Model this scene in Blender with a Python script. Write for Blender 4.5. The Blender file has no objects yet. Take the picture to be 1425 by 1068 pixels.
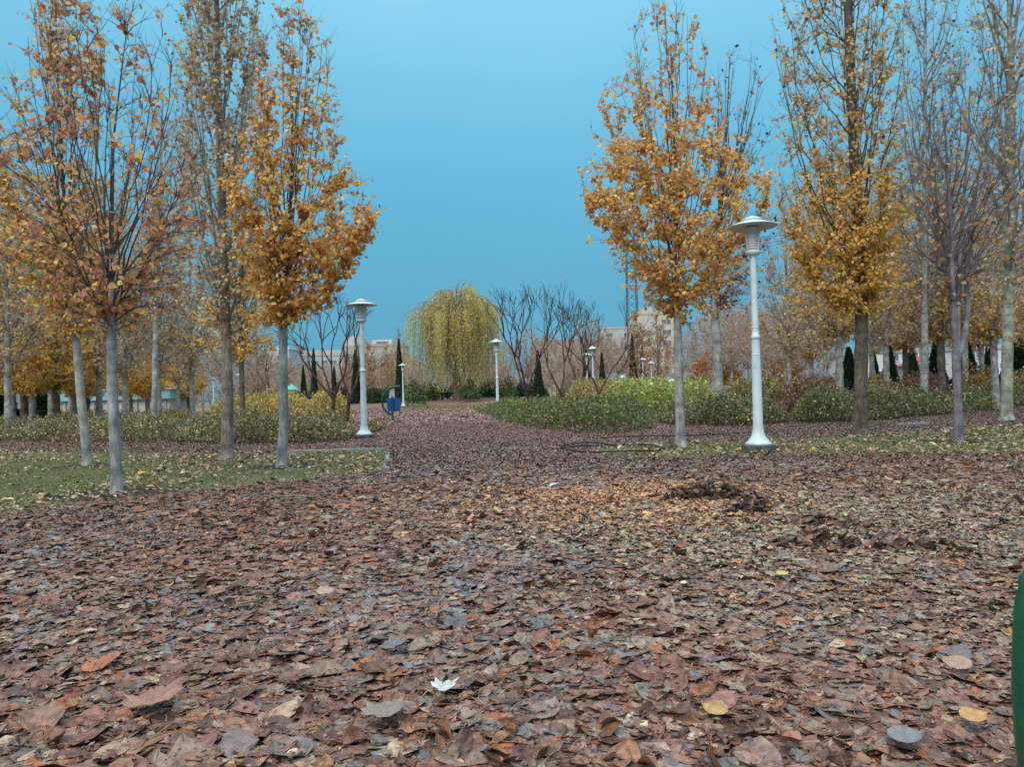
import bpy, math, random
import numpy as np
from mathutils import Matrix, Vector

random.seed(3)
C = bpy.context.scene.collection
def RG(s): return np.random.default_rng(s)

# ------------------------------------------------------------------ camera
F, CX, CY, CH = 1050.0, 712.5, 534.0, 1.1
TH = math.atan((548.4-CY)/F); RO = math.radians(1.45)
f0 = np.array([0, math.cos(TH), math.sin(TH)]); u0 = np.array([0, -math.sin(TH), math.cos(TH)]); r0 = np.array([1., 0, 0])
UPV = u0*math.cos(RO)+r0*math.sin(RO); RTV = r0*math.cos(RO)-u0*math.sin(RO)
def ray(px, py): return f0+RTV*(px-CX)/F+UPV*(CY-py)/F
def G(px, py):
    r = ray(px, py); t = CH/-r[2]; return np.array([r[0]*t, r[1]*t, 0.])
def at(px, py, Y):
    r = ray(px, py); t = Y/r[1]; return np.array([r[0]*t, Y, CH+r[2]*t])
def gx(px, Y, z=0.):
    vf = Y*f0[1]+(z-CH)*f0[2]
    return ((px-CX)/F*vf-Y*RTV[1]-(z-CH)*RTV[2])/RTV[0]
cam_d = bpy.data.cameras.new('camera'); cam = bpy.data.objects.new('camera', cam_d); C.objects.link(cam)
cam_d.sensor_width = 36; cam_d.lens = F/1425*36; cam_d.clip_end = 4000; cam_d.clip_start = .05
M4 = Matrix(((RTV[0], UPV[0], -f0[0], 0), (RTV[1], UPV[1], -f0[1], 0), (RTV[2], UPV[2], -f0[2], CH), (0, 0, 0, 1)))
cam.matrix_world = M4
bpy.context.scene.camera = cam

# ------------------------------------------------------------------ noise
_h = RG(99).random((256, 256))
def vnoise(x, y):
    x = np.asarray(x, float); y = np.asarray(y, float)
    xi = np.floor(x).astype(int); yi = np.floor(y).astype(int); fx = x-xi; fy = y-yi
    fx = fx*fx*(3-2*fx); fy = fy*fy*(3-2*fy)
    a = _h[xi & 255, yi & 255]; b = _h[(xi+1) & 255, yi & 255]; c = _h[xi & 255, (yi+1) & 255]; d = _h[(xi+1) & 255, (yi+1) & 255]
    return (a*(1-fx)+b*fx)*(1-fy)+(c*(1-fx)+d*fx)*fy
def fbm(x, y): return .55*vnoise(x, y)+.3*vnoise(x*2.1+7, y*2.1+3)+.15*vnoise(x*4.3+1, y*4.3+9)

# ------------------------------------------------------------------ mesh builder
class MB:
    def __init__(s): s.v = []; s.f = []; s.c = []; s.n = 0
    def add(s, v, faces, col=(.5, .5, .5), mat=0, smooth=False):
        v = np.asarray(v, float).reshape(-1, 3); faces = np.asarray(faces, int)
        s.v.append(v); s.f.append((faces+s.n, mat, smooth)); s.n += len(v)
        col = np.asarray(col, float)
        s.c.append(np.broadcast_to(col, (len(v), 3)) if col.ndim == 1 else col)
    def build(s, name, mats, parent=None, loc=None):
        me = bpy.data.meshes.new(name)
        v = np.concatenate(s.v)
        if loc is not None: v = v-np.asarray(loc)
        fl = [(f, m, sm) for f, m, sm in s.f if len(f)]
        tot = np.concatenate([np.full(len(f), f.shape[1]) for f, m, sm in fl])
        loops = np.concatenate([f.ravel() for f, m, sm in fl])
        me.vertices.add(len(v)); me.vertices.foreach_set('co', v.astype(np.float32).ravel())
        me.loops.add(len(loops)); me.loops.foreach_set('vertex_index', loops.astype(np.int32))
        me.polygons.add(len(tot))
        st = np.concatenate([[0], np.cumsum(tot)[:-1]])
        me.polygons.foreach_set('loop_start', st.astype(np.int32)); me.polygons.foreach_set('loop_total', tot.astype(np.int32))
        me.polygons.foreach_set('material_index', np.concatenate([np.full(len(f), m) for f, m, sm in fl]).astype(np.int32))
        me.polygons.foreach_set('use_smooth', np.concatenate([np.full(len(f), sm) for f, m, sm in fl]).astype(bool))
        a = me.attributes.new('col', 'FLOAT_COLOR', 'POINT')
        cc = np.concatenate(s.c); a.data.foreach_set('color', np.concatenate([cc, np.ones((len(cc), 1))], 1).astype(np.float32).ravel())
        for m in (mats if isinstance(mats, (list, tuple)) else [mats]): me.materials.append(m)
        me.update(calc_edges=True); me.validate()
        o = bpy.data.objects.new(name, me); C.objects.link(o)
        if parent is not None: o.parent = parent
        if loc is not None and parent is None: o.location = loc
        return o

def tubes(mb, P, R, sides, col=(.1, .08, .07), mat=0, cap=False):
    P = np.asarray(P, float); R = np.asarray(R, float)
    if P.ndim == 2: P = P[None]; R = R[None]
    B, n, _ = P.shape
    if B == 0: return
    T = np.gradient(P, axis=1); T /= np.linalg.norm(T, axis=2, keepdims=True)+1e-9
    m = T.mean(1); ref = np.where(np.abs(m[:, 2:3]) > .8, np.array([[1., .13, 0]]), np.array([[.05, .1, 1.]]))
    A = np.cross(T, ref[:, None, :]); A /= np.linalg.norm(A, axis=2, keepdims=True)+1e-9
    Bn = np.cross(T, A)
    ang = np.arange(sides)*2*math.pi/sides
    V = P[:, :, None, :]+R[:, :, None, None]*(np.cos(ang)[None, None, :, None]*A[:, :, None, :]+np.sin(ang)[None, None, :, None]*Bn[:, :, None, :])
    b = np.arange(B)[:, None, None]*n*sides; i = np.arange(n-1)[None, :, None]*sides; k = np.arange(sides)[None, None, :]; k2 = (k+1) % sides
    fc = np.stack([b+i+k, b+i+k2, b+i+sides+k2, b+i+sides+k], -1).reshape(-1, 4)
    c = np.asarray(col, float)
    if c.ndim == 2: c = np.repeat(c, n*sides, 0)
    mb.add(V.reshape(-1, 3), fc, c, mat, True)
    if cap:
        for q in range(B):
            for e, rev in ((0, 1), (n-1, 0)):
                ring = V[q, e]; ctr = ring.mean(0); vv = np.concatenate([ring, ctr[None]])
                ff = np.array([[j, (j+1) % sides, sides] if not rev else [(j+1) % sides, j, sides] for j in range(sides)])
                mb.add(vv, ff, c if c.ndim == 1 else c[0], mat)

def lathe(mb, prof, ctr=(0, 0, 0), segs=24, col=(.5, .5, .5), mat=0, smooth=True, rot=0.):
    prof = np.asarray(prof, float); n = len(prof)
    a = np.arange(segs)*2*math.pi/segs+rot
    V = np.stack([prof[:, 0:1]*np.cos(a)[None], prof[:, 0:1]*np.sin(a)[None], np.repeat(prof[:, 1:2], segs, 1)], -1)+np.asarray(ctr)
    i = np.arange(n-1)[:, None]*segs; k = np.arange(segs)[None]; k2 = (k+1) % segs
    mb.add(V.reshape(-1, 3), np.stack([i+k, i+k2, i+segs+k2, i+segs+k], -1).reshape(-1, 4), col, mat, smooth)

def box(mb, lo, hi, col=(.5, .5, .5), mat=0, rz=0., piv=None):
    (a, b, c), (d, e, f) = lo, hi
    v = np.array([(a, b, c), (d, b, c), (d, e, c), (a, e, c), (a, b, f), (d, b, f), (d, e, f), (a, e, f)], float)
    if rz:
        p = np.array(piv if piv is not None else ((a+d)/2, (b+e)/2, 0)); w = v-p
        v = np.stack([w[:, 0]*math.cos(rz)-w[:, 1]*math.sin(rz), w[:, 0]*math.sin(rz)+w[:, 1]*math.cos(rz), w[:, 2]], 1)+p
    mb.add(v, [(0, 3, 2, 1), (4, 5, 6, 7), (0, 1, 5, 4), (1, 2, 6, 5), (2, 3, 7, 6), (3, 0, 4, 7)], col, mat)

# leaf templates: verts, faces
LEAF6 = (np.array([(0, 0, 0), (-.33, .25, .07), (-.36, .6, .09), (0, 1, -.12), (.36, .6, .09), (.33, .25, .07)], float), np.array([(0, 3, 2, 1), (0, 5, 4, 3)]))
LEAF4 = (np.array([(0, 0, 0), (-.36, .5, .06), (0, 1, 0), (.36, .5, -.06)], float), np.array([(0, 3, 2, 1)]))
def grid_leaf(kind):
    v = []; f = []
    if kind == 'ovate':
        ts = [0, .12, .35, .6, .82, 1.0]; ws = [.02, .24, .36, .33, .19, .01]
        for t, w in zip(ts, ws):
            for s in (-1, -.5, 0, .5, 1): v.append((s*w, t, 0))
        for i in range(5):
            for j in range(4): f.append((i*5+j, i*5+j+1, i*5+6+j, i*5+5+j))
    else:                                            # plane / maple leaf with five lobes
        pts = []
        for a, r in [(-90, .16), (-60, .33), (-30, .46), (-12, .36), (8, .6), (25, .38), (45, .46), (62, .52), (75, .5), (90, .78), (105, .5), (118, .52), (135, .46), (155, .38), (172, .6), (192, .36), (210, .46), (240, .33)]:
            pts.append((r*math.cos(math.radians(a))*1.05, .38+r*math.sin(math.radians(a))*.95, 0))
        n = len(pts); v = pts+[(p[0]*.5, .38+(p[1]-.38)*.5, 0) for p in pts]+[(0, .38, 0)]
        for i in range(n):
            j = (i+1) % n; f.append((i, j, n+j, n+i)); f.append((n+i, n+j, 2*n, 2*n))
        q = np.array([x for x in f if x[2] != x[3]]); t = np.array([x[:3] for x in f if x[2] == x[3]])
        return np.array(v, float), q, t
    return np.array(v, float), np.array(f), None

def put_leaves(mb, tmpl, pos, ax, nrm, size, col, mat=1, curl=None, vj=0.):
    """pos,ax,nrm (B,3); ax = along-leaf direction; size (B,)"""
    B = len(pos)
    if B == 0: return
    tv = tmpl[0]
    ax = ax/(np.linalg.norm(ax, axis=1, keepdims=True)+1e-9)
    sd = np.cross(ax, nrm); sd /= np.linalg.norm(sd, axis=1, keepdims=True)+1e-9
    nr = np.cross(sd, ax)
    T = np.broadcast_to(tv, (B,)+tv.shape).copy()
    if curl is not None:
        T[:, :, 2] += curl[:, 0:1]*T[:, :, 0]**2+curl[:, 1:2]*(T[:, :, 1]-.45)**2+curl[:, 2:3]*T[:, :, 0]*(T[:, :, 1]-.4)
        rr = RG(B); T[:, :, 2] += rr.normal(0, .022, T.shape[:2])
    T *= size[:, None, None]
    V = pos[:, None, :]+T[:, :, 0:1]*sd[:, None, :]+T[:, :, 1:2]*ax[:, None, :]+T[:, :, 2:3]*nr[:, None, :]
    k = tv.shape[0]; c = np.repeat(col, k, 0)
    if vj: c = np.clip(c*RG(B+1).normal(1, vj, (len(c), 1)), 0, 1)
    off = (np.arange(B)*k)[:, None, None]
    fq = tmpl[1]
    mb.add(V.reshape(-1, 3), (fq[None]+off).reshape(-1, fq.shape[1]), c, mat, False)
    if len(tmpl) > 2 and tmpl[2] is not None:
        mb.f.append(((tmpl[2][None]+off).reshape(-1, 3)+mb.n-B*k, mat, False))

def palette(rng, pal, n, jit=.12):
    cols = np.array([p[1:] for p in pal]); w = np.array([p[0] for p in pal], float); w /= w.sum()
    c = cols[rng.choice(len(cols), n, p=w)]
    return np.clip(c*rng.normal(1, jit, (n, 1))*rng.normal(1, min(.035, jit*.3), (n, 3)), .004, 1)

# ------------------------------------------------------------------ materials
def newmat(name):
    m = bpy.data.materials.new(name); m.use_nodes = True; nt = m.node_tree; nt.nodes.clear()
    return m, nt, nt.nodes.new, nt.links.new
def leaf_mat(name, trans=.35, rough=.55, spec=.3, bump=0., nscale=60., namp=.25):
    m, nt, N, L = newmat(name)
    out = N('ShaderNodeOutputMaterial'); a = N('ShaderNodeAttribute'); a.attribute_name = 'col'
    tc = N('ShaderNodeTexCoord'); nz = N('ShaderNodeTexNoise'); nz.inputs['Scale'].default_value = nscale; nz.inputs['Detail'].default_value = 3
    L(tc.outputs['Object'], nz.inputs['Vector'])
    mr = N('ShaderNodeMapRange'); mr.inputs['From Min'].default_value = .3; mr.inputs['From Max'].default_value = .7
    mr.inputs['To Min'].default_value = 1-namp; mr.inputs['To Max'].default_value = 1+namp; L(nz.outputs['Fac'], mr.inputs['Value'])
    mx = N('ShaderNodeVectorMath'); mx.operation = 'SCALE'; L(a.outputs['Color'], mx.inputs[0]); L(mr.outputs['Result'], mx.inputs['Scale'])
    p = N('ShaderNodeBsdfPrincipled'); L(mx.outputs[0], p.inputs['Base Color']); p.inputs['Roughness'].default_value = rough
    p.inputs['Specular IOR Level'].default_value = spec
    if bump:
        b = N('ShaderNodeBump'); b.inputs['Strength'].default_value = bump; b.inputs['Distance'].default_value = .01
        L(nz.outputs['Fac'], b.inputs['Height']); L(b.outputs['Normal'], p.inputs['Normal'])
    if trans > 0:
        t = N('ShaderNodeBsdfTranslucent'); L(mx.outputs[0], t.inputs['Color'])
        s = N('ShaderNodeMixShader'); s.inputs[0].default_value = trans; L(p.outputs[0], s.inputs[1]); L(t.outputs[0], s.inputs[2]); L(s.outputs[0], out.inputs[0])
    else: L(p.outputs[0], out.inputs[0])
    return m
def bark_mat(name, stops, sxy=14., sz=2.5, bump=.6, dist=.02, rough=.9, crack=True):
    m, nt, N, L = newmat(name)
    out = N('ShaderNodeOutputMaterial'); tc = N('ShaderNodeTexCoord'); mp = N('ShaderNodeMapping')
    mp.inputs['Scale'].default_value = (sxy, sxy, sz); L(tc.outputs['Object'], mp.inputs['Vector'])
    nz = N('ShaderNodeTexNoise'); nz.inputs['Scale'].default_value = 1.; nz.inputs['Detail'].default_value = 8; nz.inputs['Roughness'].default_value = .65; L(mp.outputs[0], nz.inputs['Vector'])
    n2 = N('ShaderNodeTexNoise'); n2.inputs['Scale'].default_value = 1.6; n2.inputs['Detail'].default_value = 4; L(tc.outputs['Object'], n2.inputs['Vector'])
    ad = N('ShaderNodeMath'); ad.operation = 'MULTIPLY_ADD'; ad.inputs[1].default_value = .6; L(nz.outputs['Fac'], ad.inputs[0])
    sc = N('ShaderNodeMath'); sc.operation = 'MULTIPLY'; sc.inputs[1].default_value = .4; L(n2.outputs['Fac'], sc.inputs[0]); L(sc.outputs[0], ad.inputs[2])
    cr = N('ShaderNodeValToRGB'); e = cr.color_ramp.elements
    e[0].position = stops[0][0]; e[0].color = (*stops[0][1], 1); e[1].position = stops[-1][0]; e[1].color = (*stops[-1][1], 1)
    for s in stops[1:-1]: q = e.new(s[0]); q.color = (*s[1], 1)
    L(ad.outputs[0], cr.inputs[0])
    p = N('ShaderNodeBsdfPrincipled'); p.inputs['Roughness'].default_value = rough; p.inputs['Specular IOR Level'].default_value = .2
    col = cr.outputs[0]; h = nz.outputs['Fac']
    if crack:
        w = N('ShaderNodeTexVoronoi'); w.feature = 'DISTANCE_TO_EDGE'; w.inputs['Scale'].default_value = 1.3; L(mp.outputs[0], w.inputs['Vector'])
        mr = N('ShaderNodeMapRange'); mr.inputs['From Max'].default_value = .12; mr.inputs['To Min'].default_value = .6; L(w.outputs['Distance'], mr.inputs['Value'])
        vm = N('ShaderNodeVectorMath'); vm.operation = 'SCALE'; L(col, vm.inputs[0]); L(mr.outputs[0], vm.inputs['Scale']); col = vm.outputs[0]
        hm = N('ShaderNodeMath'); hm.operation = 'MULTIPLY'; L(nz.outputs['Fac'], hm.inputs[0]); L(mr.outputs[0], hm.inputs[1]); h = hm.outputs[0]
    mp2 = N('ShaderNodeMapping'); mp2.inputs['Scale'].default_value = (7., 7., 24.); L(tc.outputs['Object'], mp2.inputs['Vector'])
    n3 = N('ShaderNodeTexNoise'); n3.inputs['Scale'].default_value = 1.; n3.inputs['Detail'].default_value = 5; L(mp2.outputs[0], n3.inputs['Vector'])
    n4 = N('ShaderNodeTexNoise'); n4.inputs['Scale'].default_value = 5.; n4.inputs['Detail'].default_value = 6; L(tc.outputs['Object'], n4.inputs['Vector'])
    m3 = N('ShaderNodeMapRange'); m3.inputs['From Min'].default_value = .60; m3.inputs['From Max'].default_value = .74; m3.inputs['To Min'].default_value = 1.; m3.inputs['To Max'].default_value = .6; L(n3.outputs['Fac'], m3.inputs['Value'])
    m4 = N('ShaderNodeMapRange'); m4.inputs['From Min'].default_value = .35; m4.inputs['From Max'].default_value = .65; m4.inputs['To Min'].default_value = .62; m4.inputs['To Max'].default_value = 1.3; L(n4.outputs['Fac'], m4.inputs['Value'])
    mm = N('ShaderNodeMath'); mm.operation = 'MULTIPLY'; L(m3.outputs[0], mm.inputs[0]); L(m4.outputs[0], mm.inputs[1])
    v2 = N('ShaderNodeVectorMath'); v2.operation = 'SCALE'; L(col, v2.inputs[0]); L(mm.outputs[0], v2.inputs['Scale']); col = v2.outputs[0]
    L(col, p.inputs['Base Color'])
    b = N('ShaderNodeBump'); b.inputs['Strength'].default_value = bump; b.inputs['Distance'].default_value = dist; L(h, b.inputs['Height']); L(b.outputs['Normal'], p.inputs['Normal'])
    L(p.outputs[0], out.inputs[0])
    return m
def flat_mat(name, c1, c2, scale=4., rough=.6, bump=.15, dist=.01, spec=.4, metal=0., detail=6, lo=.35, hi=.65, coord='Object'):
    m, nt, N, L = newmat(name)
    out = N('ShaderNodeOutputMaterial'); tc = N('ShaderNodeTexCoord')
    nz = N('ShaderNodeTexNoise'); nz.inputs['Scale'].default_value = scale; nz.inputs['Detail'].default_value = detail; nz.inputs['Roughness'].default_value = .65; L(tc.outputs[coord], nz.inputs['Vector'])
    cr = N('ShaderNodeValToRGB'); e = cr.color_ramp.elements; e[0].position = lo; e[0].color = (*c1, 1); e[1].position = hi; e[1].color = (*c2, 1); L(nz.outputs['Fac'], cr.inputs[0])
    p = N('ShaderNodeBsdfPrincipled'); p.inputs['Roughness'].default_value = rough; p.inputs['Specular IOR Level'].default_value = spec; p.inputs['Metallic'].default_value = metal
    L(cr.outputs[0], p.inputs['Base Color'])
    if bump:
        b = N('ShaderNodeBump'); b.inputs['Strength'].default_value = bump; b.inputs['Distance'].default_value = dist; L(nz.outputs['Fac'], b.inputs['Height']); L(b.outputs['Normal'], p.inputs['Normal'])
    L(p.outputs[0], out.inputs[0])
    return m

M = {}
M['leaf'] = leaf_mat('autumn_leaf', .42, .5, .25, namp=.15, nscale=14)
M['bush'] = leaf_mat('shrub_leaf', .25, .55, .3, namp=.2, nscale=9)
M['litter'] = leaf_mat('wet_fallen_leaf', .0, .42, .38, bump=.5, nscale=38, namp=.38)
M['litter_pale'] = leaf_mat('dry_fallen_leaf', .0, .6, .3, bump=.25, nscale=45, namp=.2)
M['grass'] = leaf_mat('grass_blade', .25, .6, .2, namp=.2, nscale=3)
M['twig'] = bark_mat('twig_bark', [(.3, (.055, .040, .036)), (.7, (.15, .115, .10))], 20, 8, .2, .005, crack=False)
M['twig_grey'] = bark_mat('grey_twig_bark', [(.3, (.15, .125, .11)), (.7, (.36, .31, .275))], 20, 8, .2, .005, crack=False)
M['twig_pale'] = bark_mat('pale_twig_bark', [(.3, (.32, .25, .21)), (.7, (.60, .49, .42))], 20, 8, .2, .005, crack=False)
M['twig_purple'] = bark_mat('purplish_twig_bark', [(.3, (.085, .07, .072)), (.7, (.20, .165, .17))], 20, 8, .2, .005, crack=False)
M['twig_sumac'] = bark_mat('reddish_twig_bark', [(.3, (.045, .027, .027)), (.7, (.12, .072, .07))], 20, 8, .2, .005, crack=False)
M['bark_grey'] = bark_mat('smooth_grey_bark', [(.3, (.11, .11, .108)), (.5, (.29, .29, .285)), (.68, (.50, .50, .49))], 26, 4, .8, .018, crack=False)
M['bark_pale'] = bark_mat('pale_grey_bark', [(.3, (.17, .16, .145)), (.5, (.32, .31, .28)), (.7, (.46, .45, .41))], 24, 5, .7, .015, crack=False)
M['bark_brown'] = bark_mat('rugged_brown_bark', [(.3, (.06, .048, .04)), (.5, (.165, .135, .11)), (.7, (.30, .26, .22))], 26, 3, 1., .03)
M['bark_tan'] = bark_mat('grey_tan_bark', [(.3, (.12, .105, .085)), (.5, (.25, .225, .19)), (.7, (.38, .35, .30))], 24, 3, .9, .025)
M['bark_green'] = bark_mat('greenish_grey_bark', [(.3, (.15, .15, .12)), (.5, (.28, .285, .235)), (.7, (.40, .40, .34))], 10, 9, .4, .010, crack=False)
M['bark_purple'] = bark_mat('purplish_grey_bark', [(.3, (.09, .085, .095)), (.5, (.18, .17, .19)), (.7, (.28, .27, .29))], 26, 4, .7, .012, crack=False)
def paint_mat():
    m, nt, N, L = newmat('worn_white_paint'); out = N('ShaderNodeOutputMaterial'); tc = N('ShaderNodeTexCoord')
    a = N('ShaderNodeTexNoise'); a.inputs['Scale'].default_value = 3.5; a.inputs['Detail'].default_value = 8; L(tc.outputs['Object'], a.inputs['Vector'])
    mp = N('ShaderNodeMapping'); mp.inputs['Scale'].default_value = (18, 18, 1.3); L(tc.outputs['Object'], mp.inputs['Vector'])
    b = N('ShaderNodeTexNoise'); b.inputs['Scale'].default_value = 1.; b.inputs['Detail'].default_value = 6; L(mp.outputs[0], b.inputs['Vector'])
    c = N('ShaderNodeTexNoise'); c.inputs['Scale'].default_value = 11; c.inputs['Detail'].default_value = 4; L(tc.outputs['Object'], c.inputs['Vector'])
    r1 = N('ShaderNodeValToRGB'); e = r1.color_ramp.elements; e[0].position = .3; e[0].color = (.47, .56, .60, 1); e[1].position = .6; e[1].color = (.60, .69, .73, 1); L(a.outputs['Fac'], r1.inputs[0])
    r2 = N('ShaderNodeMapRange'); r2.inputs['From Min'].default_value = .56; r2.inputs['From Max'].default_value = .75; r2.inputs['To Max'].default_value = .55; L(b.outputs['Fac'], r2.inputs['Value'])
    m1 = N('ShaderNodeMixRGB'); m1.inputs[2].default_value = (.30, .29, .26, 1); L(r2.outputs[0], m1.inputs[0]); L(r1.outputs[0], m1.inputs[1])
    r3 = N('ShaderNodeMapRange'); r3.inputs['From Min'].default_value = .70; r3.inputs['From Max'].default_value = .74; L(c.outputs['Fac'], r3.inputs['Value'])
    m2 = N('ShaderNodeMixRGB'); m2.inputs[2].default_value = (.12, .08, .06, 1); L(r3.outputs[0], m2.inputs[0]); L(m1.outputs[0], m2.inputs[1])
    p = N('ShaderNodeBsdfPrincipled'); p.inputs['Roughness'].default_value = .42; L(m2.outputs[0], p.inputs['Base Color'])
    bp = N('ShaderNodeBump'); bp.inputs['Strength'].default_value = .2; bp.inputs['Distance'].default_value = .004; L(a.outputs['Fac'], bp.inputs['Height']); L(bp.outputs['Normal'], p.inputs['Normal']); L(p.outputs[0], out.inputs[0]); return m
M['white_paint'] = paint_mat()
M['lantern'] = flat_mat('frosted_lantern_glass', (.42, .44, .44), (.62, .64, .63), 30, .25, .05, .003)
M['concrete'] = flat_mat('grey_concrete', (.055, .052, .05), (.14, .13, .12), 14, .9, .5, .01)
M['kerb'] = flat_mat('kerb_concrete', (.19, .19, .18), (.33, .33, .31), 10, .9, .4, .006)
M['green_paint'] = flat_mat('dark_green_paint', (.006, .07, .035), (.012, .10, .05), 6, .3, .05, .003)
M['blue_paint'] = flat_mat('blue_paint', (.012, .06, .30), (.02, .09, .38), 5, .4, .05, .004)
M['grey_metal'] = flat_mat('grey_panel', (.34, .36, .40), (.46, .48, .50), 7, .45, .05, .003)
M['hose'] = flat_mat('black_hose', (.010, .010, .011), (.03, .03, .03), 20, .35, .1, .002)
M['soil'] = flat_mat('dark_soil', (.022, .017, .013), (.06, .045, .035), 18, .95, .8, .03)
M['plastic'] = flat_mat('pale_plastic', (.36, .40, .44), (.52, .55, .58), 12, .3, .3, .01)

def V3(o, label=None, cat=None, group=None, kind=None):
    if label: o['label'] = label
    if cat: o['category'] = cat
    if group: o['group'] = group
    if kind: o['kind'] = kind
    return o
def thing(name, label, cat, loc, group=None, rz=0.):
    o = bpy.data.objects.new(name, None); C.objects.link(o); o.location = loc; o.rotation_euler = (0, 0, rz); o.empty_display_size = .2
    return V3(o, label, cat, group)
def dup(root, loc, rz=0., sc=1., label=None, group=None):
    r = root.copy(); C.objects.link(r); r.location = loc; r.rotation_euler = (0, 0, rz)
    r.scale = (sc, sc, sc) if np.isscalar(sc) else sc
    if label: r['label'] = label
    if group: r['group'] = group
    for ch in list(root.children):
        c = ch.copy(); C.objects.link(c); c.parent = r
        for g in list(ch.children):
            d = g.copy(); C.objects.link(d); d.parent = c
    return r

def inpoly(x, y, poly):
    poly = np.asarray(poly)[:, :2]; res = np.zeros(len(x), bool); n = len(poly)
    for i in range(n):
        (x1, y1), (x2, y2) = poly[i], poly[(i+1) % n]
        c = ((y1 > y) != (y2 > y)) & (x < (x2-x1)*(y-y1)/(y2-y1+1e-12)+x1); res ^= c
    return res
def edgedist(x, y, poly):
    poly = np.asarray(poly)[:, :2]; d = np.full(len(x), 1e9); n = len(poly)
    for i in range(n):
        a = poly[i]; b = poly[(i+1) % n]; ab = b-a; L2 = (ab**2).sum()+1e-9
        t = np.clip(((x-a[0])*ab[0]+(y-a[1])*ab[1])/L2, 0, 1)
        d = np.minimum(d, np.hypot(x-a[0]-t*ab[0], y-a[1]-t*ab[1]))
    return d

# ------------------------------------------------------------------ world and sun
sc = bpy.context.scene
w = bpy.data.worlds.new('World'); sc.world = w; w.use_nodes = True; nt = w.node_tree; nt.nodes.clear(); N = nt.nodes.new; L = nt.links.new
SUN_EL, SUN_AZ = math.radians(38), math.radians(205)
sky = N('ShaderNodeTexSky'); sky.sky_type = 'NISHITA'; sky.sun_disc = False; sky.sun_elevation = SUN_EL; sky.sun_rotation = SUN_AZ; sky.dust_density = .6
geo = N('ShaderNodeNewGeometry'); sp = N('ShaderNodeSeparateXYZ'); tcw = N('ShaderNodeTexCoord'); L(tcw.outputs['Generated'], sp.inputs[0])
nzw = N('ShaderNodeTexNoise'); nzw.inputs['Scale'].default_value = 1.6; nzw.inputs['Detail'].default_value = 4; L(tcw.outputs['Generated'], nzw.inputs['Vector'])
ma = N('ShaderNodeMath'); ma.operation = 'MULTIPLY_ADD'; ma.inputs[1].default_value = .20; L(nzw.outputs['Fac'], ma.inputs[0])
mb_ = N('ShaderNodeMath'); mb_.operation = 'SUBTRACT'; mb_.inputs[1].default_value = .10; L(sp.outputs['Z'], mb_.inputs[0]); L(mb_.outputs[0], ma.inputs[2])
cr = N('ShaderNodeValToRGB'); e = cr.color_ramp.elements
e[0].position = 0.; e[0].color = (.044, .255, .38, 1); e[1].position = 1.; e[1].color = (2.75, 2.65, 2.55, 1)
for p_, c_ in ((.10, (.060, .270, .405)), (.22, (.082, .325, .485)), (.36, (.122, .395, .575)), (.50, (.195, .50, .68)), (.70, (.65, .92, 1.05))):
    q = e.new(p_); q.color = (*c_, 1)
L(ma.outputs[0], cr.inputs[0])
vs = N('ShaderNodeVectorMath'); vs.operation = 'SCALE'; vs.inputs['Scale'].default_value = 10.; L(cr.outputs[0], vs.inputs[0])
mx = N('ShaderNodeMixRGB'); mx.inputs[0].default_value = .93; L(sky.outputs[0], mx.inputs[1]); L(vs.outputs[0], mx.inputs[2])
bg = N('ShaderNodeBackground'); bg.inputs[1].default_value = .1; L(mx.outputs[0], bg.inputs[0])
ow = N('ShaderNodeOutputWorld'); L(bg.outputs[0], ow.inputs[0])
sd = bpy.data.lights.new('sun', 'SUN'); sd.energy = 1.5; sd.angle = math.radians(35); sd.color = (1., .90, .76)
so = bpy.data.objects.new('sun', sd); C.objects.link(so)
sdir = Vector((math.sin(SUN_AZ)*math.cos(SUN_EL), math.cos(SUN_AZ)*math.cos(SUN_EL), math.sin(SUN_EL)))
so.rotation_euler = sdir.to_track_quat('Z', 'Y').to_euler(); so.location = (0, -20, 30)
vs_ = sc.view_settings; vs_.view_transform = 'Standard'; vs_.look = 'None'; vs_.exposure = .46; vs_.gamma = 1.; vs_.use_curve_mapping = False
sc.cycles.max_bounces = 6; sc.cycles.transparent_max_bounces = 4; sc.cycles.diffuse_bounces = 3; sc.cycles.glossy_bounces = 2; sc.cycles.transmission_bounces = 3

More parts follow.
